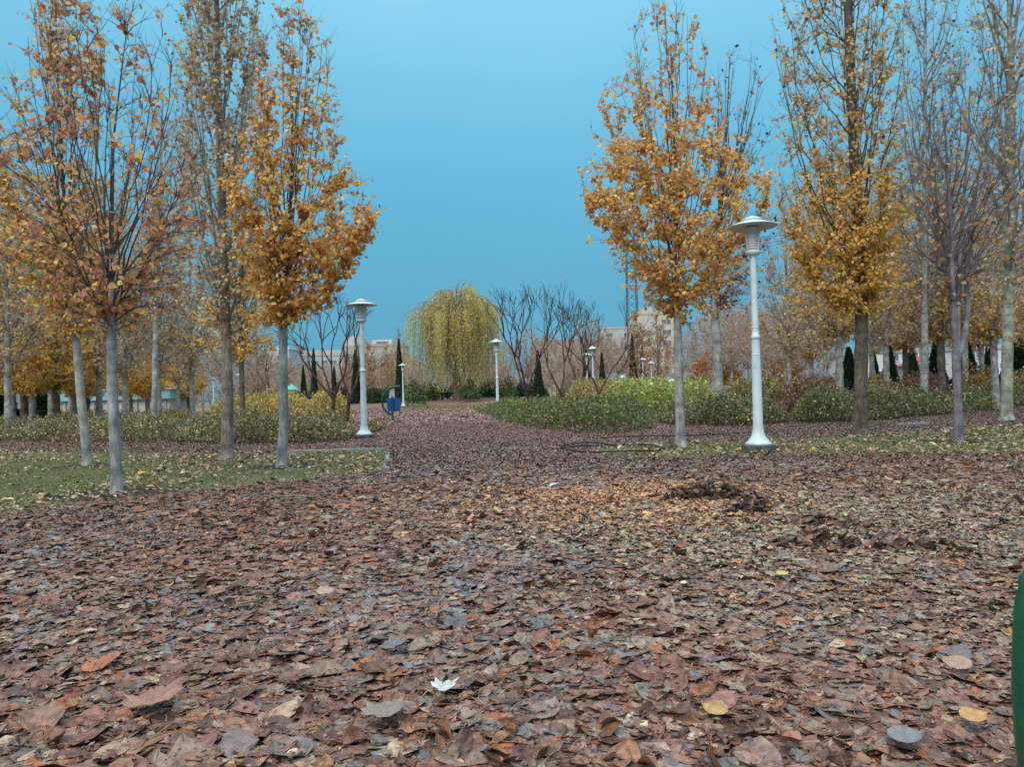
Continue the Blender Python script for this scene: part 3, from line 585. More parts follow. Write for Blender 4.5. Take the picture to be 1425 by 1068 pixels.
    ci = dist.argmin(1); q0 = cloud[ci]; qd = cdir[ci]; Q = np.where((np.linalg.norm(Q-q0, axis=1) > 2.6*sec_len)[:, None], q0+(Q-q0)*.6, Q)
    Ls = np.linalg.norm(Q-q0, axis=1); u = np.linspace(0, 1, 6)[None, :, None]
    mid = q0+qd*(Ls*.45)[:, None]*.6+(Q-q0)*.25+rng.normal(0, .05, (S, 3))*Ls[:, None]
    SS = (1-u)**2*q0[:, None]+2*u*(1-u)*mid[:, None]+u*u*Q[:, None]
    SS[:, 1:] += rng.normal(0, .02, (S, 5, 3))*Ls[:, None, None]
    tubes(cmb, SS, np.linspace(1, .35, 6)[None]*(r_tw*2.0*rng.uniform(.8, 1.3, S))[:, None], 3)
    # twigs
    K = int(len(q0)*n_tw); ki = rng.integers(0, len(q0), K); kt = rng.uniform(.15, 1, K)
    w0, wd = along(SS, ki, kt); ra = rng.normal(0, 1, (K, 3)); ra[:, 2] = np.abs(ra[:, 2])*.5+.25*erect
    d = wd*.7+ra*.5; d /= np.linalg.norm(d, axis=1, keepdims=True); Lw = tw_len*rng.uniform(.35, 1.2, K)
    u = np.linspace(0, 1, 3)[None, :, None]
    WW = w0[:, None]+d[:, None]*Lw[:, None, None]*u+np.array([0, 0, .15])*Lw[:, None, None]*u*u
    tubes(cmb, WW, np.linspace(1, .5, 3)[None]*(r_tw*rng.uniform(.7, 1.2, K))[:, None], 3)
    # leaves
    if leaf_n:
        cand = int(leaf_n*3.2); half = cand//2
        wgt2 = np.exp(rng.normal(0, clump, len(SS))); i2 = rng.choice(len(SS), half, p=wgt2/wgt2.sum()); p2, d2 = along(SS, i2, rng.uniform(.05, 1, half))
        wk = np.exp(rng.normal(0, clump*.6, K))*wgt2[ki]; i3 = rng.choice(K, cand-half, p=wk/wk.sum()); p3, d3 = along(WW, i3, rng.uniform(.1, 1, cand-half))
        p = np.concatenate([p2, p3]); dd = np.concatenate([d2, d3])
        l, r = hw(p[:, 2]); ok = (p[:, 0] > l-.12*(r-l)) & (p[:, 0] < r+.12*(r-l)) & (np.abs(p[:, 1]) < (r-l)*.62+.2)
        wz = np.ones(len(p)) if lw is None else interp(p[:, 2], lw, 1)
        if side_bias is not None: wz = wz*np.clip(side_bias(p[:, 0], p[:, 2]), 0, None)
        wz = np.where(ok, wz, 0); pr = wz/wz.sum()
        nn = min(leaf_n, int((pr > 0).sum()*.9)); sel = rng.choice(len(p), nn, replace=False, p=pr)
        p = p[sel]; dd = dd[sel]; m = len(p)
        ra = rng.normal(0, 1, (m, 3)); ax = dd*.35+ra*.5+np.array([0, 0, -droop]); ax /= np.linalg.norm(ax, axis=1, keepdims=True)
        nrm = rng.normal(0, .9, (m, 3))+np.array([-.2, -.95, .6]); sz = leaf_size*np.clip(rng.normal(1, .22, m), .5, 1.6)
        c = palette(rng, pal, m, .16)
        if up_pal is not None:
            mk = rng.random(m) < np.clip((p[:, 2]-up_z)/(.25*(ztop-zbot)), 0, 1); c[mk] = palette(rng, up_pal, mk.sum(), .16)
        put_leaves(cmb, tm, p+ax*sz[:, None]*.25, ax, nrm, sz, c, 1)
    return tmb, cmb

def plant(name, label, cat, group, loc, tmb, cmb, bark, twig, leaf='leaf', crown='crown'):
    r = thing(name, label, cat, loc, group)
    tmb.build('trunk', M[bark], r); cmb.build(crown, [M[twig], M[leaf]], r); return r

def px_tree(base, trunk_px, env_px, name, label, cat, group, bark, twig, seed, **kw):
    """trunk_px: (px, py, width px) from the ground up; env_px: (py, left, right) from the bottom up"""
    b = G(*base) if len(base) == 2 else np.array([gx(base[0], base[2]), base[2], 0]); Y = b[1]
    rng = RG(seed+50); ly = rng.normal(0, .02)
    T = []
    for i, (px, py, w) in enumerate(trunk_px):
        q = at(px, py, Y); T.append((q[0]-b[0], ly*q[2], q[2], w*.86/2/F*Y))
    base_r = T[0][3]; z1 = T[1][2]
    T[0] = (T[0][0]*.0, 0, -.06, base_r*1.45); T.insert(1, (T[1][0]*.03, 0, .05, base_r*1.28)); T.insert(2, (T[2][0]*.12, 0, .22, base_r))
    E = []
    for py, l, r in env_px:
        a = at(l, py, Y); c = at(r, py, Y); E.append(((a[2]+c[2])/2, a[0]-b[0], c[0]-b[0]))
    for k in ('lw', ):
        if kw.get(k): kw[k] = sorted((at(base[0], py, Y)[2], w) for py, w in kw[k])
    kw.setdefault('ring', .06)
    kw['knots'] = [at(base[0], py, Y)[2] for py in kw.get('knots', ())]
    if kw.get('prim_z'): kw['prim_z'] = tuple(at(base[0], py, Y)[2] for py in kw['prim_z'])
    if kw.get('up_z'): kw['up_z'] = at(base[0], kw['up_z'], Y)[2]
    if kw.get('side_px'):
        fn = kw.pop('side_px'); kw['side_bias'] = lambda x, z: fn(CX+F*((x+b[0])*RTV[0]+Y*RTV[1]+(z-CH)*RTV[2])/(Y*f0[1]+(z-CH)*f0[2]), 534-F*((x+b[0])*UPV[0]+Y*UPV[1]+(z-CH)*UPV[2])/(Y*f0[1]+(z-CH)*f0[2]))
    tmb, cmb = tree_parts(T, E, seed, **kw)
    return plant(name, label, cat, group, b, tmb, cmb, bark, twig)

GR = 'trees lining the path'
# front left, sparse, bare upper twigs
px_tree((163, 688), [(163, 688, 17), (161, 600, 16), (159, 520, 15), (160, 450, 13), (163, 330, 9), (168, 200, 5), (188, 60, 2)],
        [(470, 115, 215), (440, 65, 265), (380, 10, 300), (300, -5, 305), (200, 20, 275), (110, 65, 250), (40, 95, 235), (5, 130, 215)],
        'deciduous_tree', 'nearly bare grey-trunked tree at front left with few orange leaves', 'tree', GR, 'bark_grey', 'twig', 101,
        n_prim=28, n_sec=13, n_tw=5, prim_z=(468, 300), rise=(.4, .97), sec_len=.75, tw_len=.26, r_prim=.0125, knots=(540, 480), leader=.25, straight=.75, rad_=(.8, 1.05), leaf_n=2000, leaf_size=.075, pal=P_RED, lw=[(470, 1.1), (380, 1.2), (300, .8), (100, .5)], bow=.55)
# leaning tree, orange, tall
px_tree((122, 649), [(122, 649, 14), (114, 560, 13), (108, 470, 12), (98, 380, 9), (92, 250, 6), (86, 100, 3.5), (84, -50, 2)],
        [(465, 70, 130), (430, 10, 165), (370, -50, 175), (280, -60, 170), (190, -30, 160), (120, 30, 150), (50, 40, 140), (-60, 60, 125)],
        'deciduous_tree', 'orange-leaved tree with slightly leaning slim trunk behind the front left tree', 'tree', GR, 'bark_pale', 'twig', 102,
        n_prim=32, n_sec=12, n_tw=5, prim_z=(465, 250), rise=(.35, .97), sec_len=.95, tw_len=.32, r_prim=.015, leader=.35, straight=.4, leaf_n=9000, leaf_size=.072, pal=P_OR, lw=[(465, 1), (300, 1), (190, .45), (110, .9), (-50, 1)], up_pal=P_ORP, up_z=250)
# tall poplar
px_tree((316, 641), [(316, 641, 20), (316, 560, 18), (313, 470, 16), (309, 380, 15), (303, 250, 13), (297, 100, 10), (292, -80, 7), (290, -260, 2)],
        [(470, 285, 340), (430, 262, 375), (350, 250, 380), (240, 240, 372), (100, 238, 372), (-60, 245, 362), (-200, 262, 335), (-290, 280, 300)],
        'poplar_tree', 'tall grey poplar with pale tan leaves, left of the dense orange tree', 'tree', GR, 'bark_tan', 'twig_grey', 103,
        n_prim=54, n_sec=16, n_tw=5, prim_z=(470, -60), rise=(.22, .5), sec_len=1.05, tw_len=.36, r_prim=.022, erect=1.0, leaf_n=10000, leaf_size=.064, pal=P_TAN, bow=.75, lw=[(470, .6), (200, .9), (0, 1.), (-200, 1)])
# dense orange tree left of path
px_tree((392, 651), [(392, 651, 16), (395, 590, 15.5), (393, 520, 14), (393, 460, 13), (398, 380, 9), (404, 230, 6), (405, 60, 2.5)],
        [(462, 370, 420), (440, 345, 455), (400, 322, 490), (340, 308, 518), (280, 312, 517), (210, 325, 478), (140, 335, 470), (70, 370, 462), (0, 388, 425), (-30, 395, 412)],
        'deciduous_tree', 'dense orange tree with smooth pale trunk on the lawn left of the path', 'tree', GR, 'bark_grey', 'twig', 104,
        n_prim=36, n_sec=12, n_tw=5, prim_z=(458, 300), rise=(.22, .97), sec_len=.8, tw_len=.28, r_prim=.013, knots=(527, 470), leader=.2, straight=.4, rad_=(.7, 1.), leaf_n=11500, leaf_size=.070, pal=P_OR, up_pal=P_ORP, up_z=200, lw=[(460, 1.5), (380, 1.5), (280, 1.2), (180, .8), (60, .45), (0, .6)], clump=.22, bow=.55)
# dense orange tree right of path
px_tree((947, 623), [(947, 623, 16), (946, 560, 15), (944, 500, 14), (943, 440, 13), (940, 370, 9), (940, 230, 6), (934, 60, 2.5)],
        [(455, 925, 985), (430, 890, 1010), (390, 850, 1045), (330, 820, 1065), (270, 802, 1075), (200, 808, 1035), (140, 830, 1000), (80, 855, 985), (20, 885, 968), (-15, 905, 950)],
        'deciduous_tree', 'broad orange tree right of the path, just left of the near lamp post', 'tree', GR, 'bark_grey', 'twig', 105,
        n_prim=40, n_sec=12, n_tw=5, prim_z=(445, 260), rise=(.2, .97), sec_len=.9, tw_len=.32, r_prim=.0145, knots=(487, 560), leader=.2, straight=.45, rad_=(.7, 1.), leaf_n=13500, leaf_size=.073, pal=P_OR, up_pal=P_ORP, up_z=220, lw=[(450, 1.2), (330, 1.4), (240, 1.3), (150, .7), (90, .4), (0, .12)], clump=.22, bow=.6)
# dark sparse tree behind it
px_tree((1000, 0, 25), [(1002, 595, 15), (1000, 530, 14.5), (997, 470, 14), (994, 430, 12), (1000, 330, 8), (1010, 200, 4), (1015, 80, 2)],
        [(450, 975, 1030), (420, 950, 1075), (370, 955, 1095), (300, 975, 1085), (200, 985, 1075), (120, 990, 1062), (60, 1000, 1050)],
        'deciduous_tree', 'grey tree with dark withered leaves and bare upper twigs behind the broad orange tree', 'tree', GR, 'bark_grey', 'twig', 106,
        n_prim=30, n_sec=9, n_tw=4, prim_z=(445, 250), rise=(.3, .97), sec_len=1.4, tw_len=.5, r_prim=.028, leader=.15, r_tw=.004, leaf_n=1300, leaf_size=.095, pal=P_DARK+P_ORP, lw=[(450, 1.4), (380, 1.3), (250, .6), (100, .25)], erect=.8)
# big rugged poplar right
px_tree((1197, 607), [(1197, 607, 23), (1198, 540, 21), (1199, 480, 20), (1199, 410, 20), (1194, 300, 17), (1188, 180, 15), (1181, 0, 13), (1178, -140, 9), (1176, -320, 3)],
        [(440, 1150, 1235), (410, 1118, 1262), (340, 1098, 1262), (250, 1085, 1262), (150, 1075, 1262), (20, 1080, 1262), (-100, 1090, 1262), (-250, 1130, 1225), (-330, 1160, 1195)],
        'poplar_tree', 'big poplar with rugged dark brown trunk and yellow-orange lower leaves, right of lamp', 'tree', GR, 'bark_brown', 'twig', 107,
        n_prim=60, n_sec=16, n_tw=5, prim_z=(440, -100), rise=(.2, .5), sec_len=1.15, tw_len=.4, r_prim=.020, r_tw=.003, erect=.95, leaf_n=19000, leaf_size=.074, pal=P_YEL, up_pal=P_TAN, up_z=270, lw=[(440, 2.6), (380, 3.), (290, 1.8), (230, .8), (100, .7), (-100, .7)], bow=.72)
# forked tree right (three stems)
def forked():
    b = G(1334, 616); Y = b[1]
    def w2(px, py): q = at(px, py, Y); return np.array([q[0]-b[0], 0, q[2]])
    T = MB(); stem = [((1334, 616), 13), ((1333, 560), 12), ((1331, 510), 13), ((1331, 490), 14)]
    P = np.array([w2(*p) for p, _ in stem]); P[0, 2] = -.06; R = np.array([w_*.88/2/F*Y for _, w_ in stem]); R[0] *= 1.3
    zz = np.linspace(0, len(P)-1, 16); Pi = np.stack([np.interp(zz, range(len(P)), P[:, k]) for k in range(3)], 1); tubes(T, Pi, np.interp(zz, range(len(P)), R), 12)
    stems = [[((1330, 492), 8), ((1326, 440), 7.5), ((1322, 380), 6), ((1316, 260), 4), ((1305, 140), 2)],
             [((1332, 492), 8), ((1333, 430), 7), ((1336, 340), 5), ((1345, 230), 3.5), ((1350, 120), 2)],
             [((1334, 496), 8), ((1344, 468), 8), ((1350, 430), 7.5), ((1348, 380), 6), ((1362, 270), 4), ((1385, 150), 2)]]
    for k, st in enumerate(stems):
        P = np.array([w2(*p) for p, _ in st]); P[:, 1] = (k-1)*.05*np.linspace(0, 3, len(P)); R = np.array([w_/2/F*Y for _, w_ in st])
        zz = np.linspace(0, len(P)-1, 26); Pi = np.stack([np.interp(zz, range(len(P)), P[:, q]) for q in range(3)], 1)
        for _ in range(3): Pi[1:-1] = (Pi[:-2]+2*Pi[1:-1]+Pi[2:])/4
        tubes(T, Pi, np.interp(zz, range(len(P)), R), 9)
    E = [(w2(1330, py)[2], w2(l, py)[0], w2(r, py)[0]) for py, l, r in ((420, 1300, 1365), (380, 1255, 1400), (300, 1240, 1430), (220, 1250, 1440), (140, 1265, 1425), (80, 1290, 1405))]
    z0 = w2(1330, 425)[2]; z1 = w2(1330, 260)[2]; zt = w2(1330, 130)[2]
    _, cm = tree_parts([(0, 0, 0, .03), (-.03, 0, z0, .03), (.1, 0, zt, .012)], E, 108, n_prim=34, n_sec=13, n_tw=5, prim_z=(z0, z1), rise=(.3, .95), sec_len=.9, tw_len=.3, r_prim=.02, leaf_n=520, leaf_size=.085,
                       pal=[(2, .62, .34, .10), (2, .5, .28, .14), (2, .62, .46, .26), (.5, .5, .18, .07)], bow=.5, r_tw=.003)
    r = thing('deciduous_tree', 'bare tree forking into three slender purplish-grey stems on the right', 'tree', b, GR)
    T.build('trunk', M['bark_purple'], r); cm.build('crown', [M['twig_purple'], M['leaf']], r)
forked()
px_tree((1401, 586), [(1401, 586, 18), (1401, 500, 17), (1402, 420, 16), (1403, 300, 13), (1404, 130, 11), (1400, 40, 7), (1396, -100, 4), (1394, -230, 2)],
        [(430, 1380, 1430), (380, 1345, 1470), (250, 1330, 1480), (100, 1320, 1490), (-50, 1335, 1470), (-160, 1355, 1445), (-240, 1380, 1410)],
        'poplar_tree', 'tall smooth greenish-grey poplar near the right picture edge', 'tree', GR, 'bark_green', 'twig_grey', 109,
        n_prim=44, n_sec=14, n_tw=5, prim_z=(430, -50), rise=(.25, .55), sec_len=1.5, tw_len=.5, r_prim=.04, r_tw=.0038, erect=.8, leaf_n=3200, leaf_size=.085, pal=P_TAN, bow=.65)
px_tree((1285, 0, 30), [(1288, 575, 12), (1286, 500, 11), (1284, 400, 9), (1282, 250, 7), (1280, 60, 4), (1278, -100, 2)],
        [(420, 1262, 1310), (380, 1240, 1330), (250, 1232, 1340), (100, 1235, 1335), (0, 1245, 1325), (-110, 1265, 1295)],
        'poplar_tree', 'grey poplar with sparse dark leaf spots behind the forked tree', 'tree', GR, 'bark_grey', 'twig_grey', 110,
        n_prim=40, n_sec=14, n_tw=5, prim_z=(420, 0), rise=(.25, .55), sec_len=1.6, tw_len=.55, r_prim=.04, r_tw=.0045, erect=.9, leaf_n=1100, leaf_size=.11, pal=P_TAN+[(3, .08, .05, .045)], bow=.7)
px_tree((214, 0, 26), [(214, 590, 9), (214, 500, 8.5), (214, 420, 7), (216, 260, 5), (218, 120, 2)],
        [(440, 190, 240), (400, 165, 265), (320, 155, 285), (240, 170, 285), (160, 190, 265), (110, 205, 240)],
        'deciduous_tree', 'nearly bare grey tree with purplish leaves between front left tree and tall poplar', 'tree', GR, 'bark_grey', 'twig_grey', 111,
        n_prim=24, n_sec=8, n_tw=4, prim_z=(440, 260), rise=(.3, .95), sec_len=1.3, tw_len=.5, r_prim=.022, leader=.2, straight=.5, r_tw=.004, leaf_n=1600, leaf_size=.10, pal=P_ORP+[(2, .2, .1, .1)], bow=.5)
px_tree((338, 0, 23), [(338, 600, 9), (336, 520, 8.5), (334, 470, 8), (336, 380, 6), (340, 280, 3)],
        [(505, 310, 345), (480, 275, 395), (430, 270, 400), (380, 280, 385), (300, 300, 360), (270, 320, 350)],
        'deciduous_tree', 'low orange-brown tree half hidden behind the tall poplar and dense orange tree', 'tree', GR, 'bark_brown', 'twig', 112,
        n_prim=22, n_sec=8, n_tw=4, prim_z=(500, 380), rise=(.15, .9), sec_len=1.0, tw_len=.4, r_prim=.03, r_tw=.004, leaf_n=2300, leaf_size=.10, pal=P_YEL, bow=.6, lw=[(505, 1.5), (420, 1), (300, .3)])

# ------------------------------------------------------------------ background trees (built once per kind, then copied)
def proto_tree(kind, seed):
    rng = RG(seed); lean = rng.normal(0, .15)
    if kind == 'orange':          # poplar with orange lower crown and bare upper twigs, 11 m
        H = 11.5; T = [(0, 0, -.1, .20), (0, 0, .4, .16), (.05, 0, 2.2, .15), (.1+lean*.3, 0, 5, .10), (.1+lean*.6, 0, 8.5, .055), (lean, 0, H, .015)]
        E = [(1.75, -.6, .6), (2.3, -1.8, 1.8), (3.2, -2.3, 2.3), (5, -2.1, 2.1), (8, -1.8, 1.8), (10.5, -1.1, 1.1), (H+.2, -.3, .3)]
        t, c = tree_parts(T, E, seed, n_prim=40, n_sec=11, n_tw=4, prim_z=(1.8, 7), rise=(.14, .55), sec_len=1.3, tw_len=.5, r_prim=.032, r_tw=.0055, erect=.8, leaf_n=9500, leaf_size=.125, pal=[(3, .80, .53, .13), (2.4, .76, .45, .11), (1.5, .70, .38, .09), (1, .82, .62, .22)], up_pal=P_TAN, up_z=4., lw=[(1.7, 3), (2.6, 3.5), (3.8, 2.6), (5, .8), (7, .4), (11, .3)], bow=.7, tm=LEAF4, clump=.5, prim_pow=1.5, tr_sides=9)
        return t, c, ('bark_brown' if seed % 2 else 'bark_grey'), 'twig_grey'
    if kind == 'highorange':      # clear trunk to 3 m, tan and orange crown
        H = 12; T = [(0, 0, -.1, .21), (0, 0, .4, .165), (.05, 0, 3.2, .15), (.1+lean*.3, 0, 6, .10), (.1+lean*.6, 0, 9, .055), (lean, 0, H, .015)]
        E = [(2.9, -.6, .6), (3.5, -1.5, 1.5), (4.6, -2.1, 2.1), (6.5, -2.1, 2.1), (9, -1.7, 1.7), (11, -1.1, 1.1), (H+.2, -.3, .3)]
        t, c = tree_parts(T, E, seed, n_prim=40, n_sec=11, n_tw=4, prim_z=(3., 8), rise=(.14, .55), sec_len=1.3, tw_len=.5, r_prim=.032, r_tw=.0055, erect=.8, leaf_n=5200, leaf_size=.12, pal=P_YEL+P_TAN, up_pal=P_TAN, up_z=4.6, lw=[(2.9, 2.6), (3.8, 2.8), (5, 1.8), (6.5, .8), (9, .5), (12, .3)], bow=.7, tm=LEAF4, clump=.5, prim_pow=1.4, tr_sides=9)
        return t, c, ('bark_brown' if seed % 2 else 'bark_grey'), 'twig_grey'
    if kind == 'pale':            # poplar with thin tan leaves
        H = 12; T = [(0, 0, -.1, .2), (0, 0, .4, .155), (.0, 0, 2.5, .14), (.05+lean*.3, 0, 6, .09), (lean, 0, H, .012)]
        E = [(2.7, -.5, .5), (3.4, -1.6, 1.6), (4.8, -2.1, 2.1), (7, -1.9, 1.9), (10, -1.4, 1.4), (H+.2, -.4, .4)]
        t, c = tree_parts(T, E, seed, n_prim=40, n_sec=11, n_tw=4, prim_z=(2.8, 8), rise=(.2, .55), sec_len=1.4, tw_len=.55, r_prim=.032, r_tw=.0055, erect=.9, leaf_n=5200, leaf_size=.115, pal=P_TAN, bow=.7, tm=LEAF4, clump=.6, tr_sides=9, lw=[(2.7, 1.3), (5, 1.), (11, .6)])
        return t, c, 'bark_pale', 'twig_grey'
    if kind == 'bare':            # bare brown fan of twigs, 7.5 m
        H = 8; T = [(0, 0, -.1, .13), (0, 0, .4, .10), (.0, 0, 1.9, .09), (lean*.4, 0, 4, .05), (lean, 0, H*.95, .01)]
        E = [(2.7, -.4, .4), (3.5, -1.7, 1.7), (4.7, -2.5, 2.5), (6, -2.4, 2.4), (7.4, -1.6, 1.6), (H+.2, -.5, .5)]
        t, c = tree_parts(T, E, seed, n_prim=36, n_sec=13, n_tw=4, prim_z=(2.5, 4.4), rise=(.3, .97), sec_len=1.2, tw_len=.55, r_prim=.03, r_tw=.0075, erect=.75, leaf_n=1300, leaf_size=.13, pal=[(2, .38, .22, .12), (1, .3, .17, .12), (1, .45, .25, .08)], bow=.5, tm=LEAF4, tr_sides=8)
        return t, c, 'bark_pale', 'twig_pale'
    if kind == 'small':           # small round orange tree, 4 m
        H = 4.2; T = [(0, 0, -.1, .10), (0, 0, .3, .075), (0, 0, 1.4, .06), (lean*.5, 0, H*.9, .012)]
        E = [(1.2, -.3, .3), (1.6, -1.1, 1.1), (2.4, -1.5, 1.5), (3.3, -1.1, 1.1), (H+.1, -.3, .3)]
        t, c = tree_parts(T, E, seed, n_prim=22, n_sec=7, n_tw=3, prim_z=(1.2, 2.4), rise=(.15, .9), sec_len=.8, tw_len=.4, r_prim=.02, r_tw=.006, leaf_n=2600, leaf_size=.14, pal=[(3, .52, .22, .05), (2, .46, .17, .05), (1, .58, .30, .07)], bow=.6, tm=LEAF4, clump=.5, tr_sides=7)
        return t, c, 'bark_brown', 'twig'
    if kind == 'amber':           # tall amber poplar, 11 m
        H = 11; T = [(0, 0, -.1, .2), (0, 0, .4, .15), (0, 0, 2, .13), (lean, 0, H*.95, .012)]
        E = [(1.2, -.6, .6), (2, -1.5, 1.5), (5, -1.9, 1.9), (8, -1.3, 1.3), (H+.2, -.3, .3)]
        t, c = tree_parts(T, E, seed, n_prim=34, n_sec=8, n_tw=3, prim_z=(1.3, 7), rise=(.2, .6), sec_len=1.5, tw_len=.6, r_prim=.03, r_tw=.008, erect=.9, leaf_n=4200, leaf_size=.17, pal=[(3, .50, .26, .10), (2, .44, .21, .08), (2, .54, .34, .16), (1, .36, .2, .12)], bow=.7, tm=LEAF4, clump=.5, tr_sides=8)
        return t, c, 'bark_brown', 'twig_pale'
PROTO = {}
def bg_tree(kind, var, px, Y, sc_, label, group, name, rz=None, z=0.):
    key = (kind, var)
    loc = (gx(px, Y, z), Y, z)
    rz = rz if rz is not None else (px*1.7) % 6.28
    if key not in PROTO:
        t, c, b, tw = proto_tree(kind, 200+hash_k(kind)*10+var)
        r = plant(name, label, 'tree', group, loc, t, c, b, tw); r.rotation_euler = (0, 0, rz); r.scale = (sc_,)*3; PROTO[key] = r; return r
    r = dup(PROTO[key], loc, rz, sc_, label, group); return r
def hash_k(k): return {'orange': 1, 'pale': 2, 'bare': 3, 'small': 4, 'amber': 5, 'highorange': 6}[k]
GL = 'poplars behind the left hedge'; GRR = 'poplars behind the right shrubs'; GB = 'bare trees beyond the shrub beds'; GS = 'small orange trees far off'; GA = 'amber trees beyond the park beds'
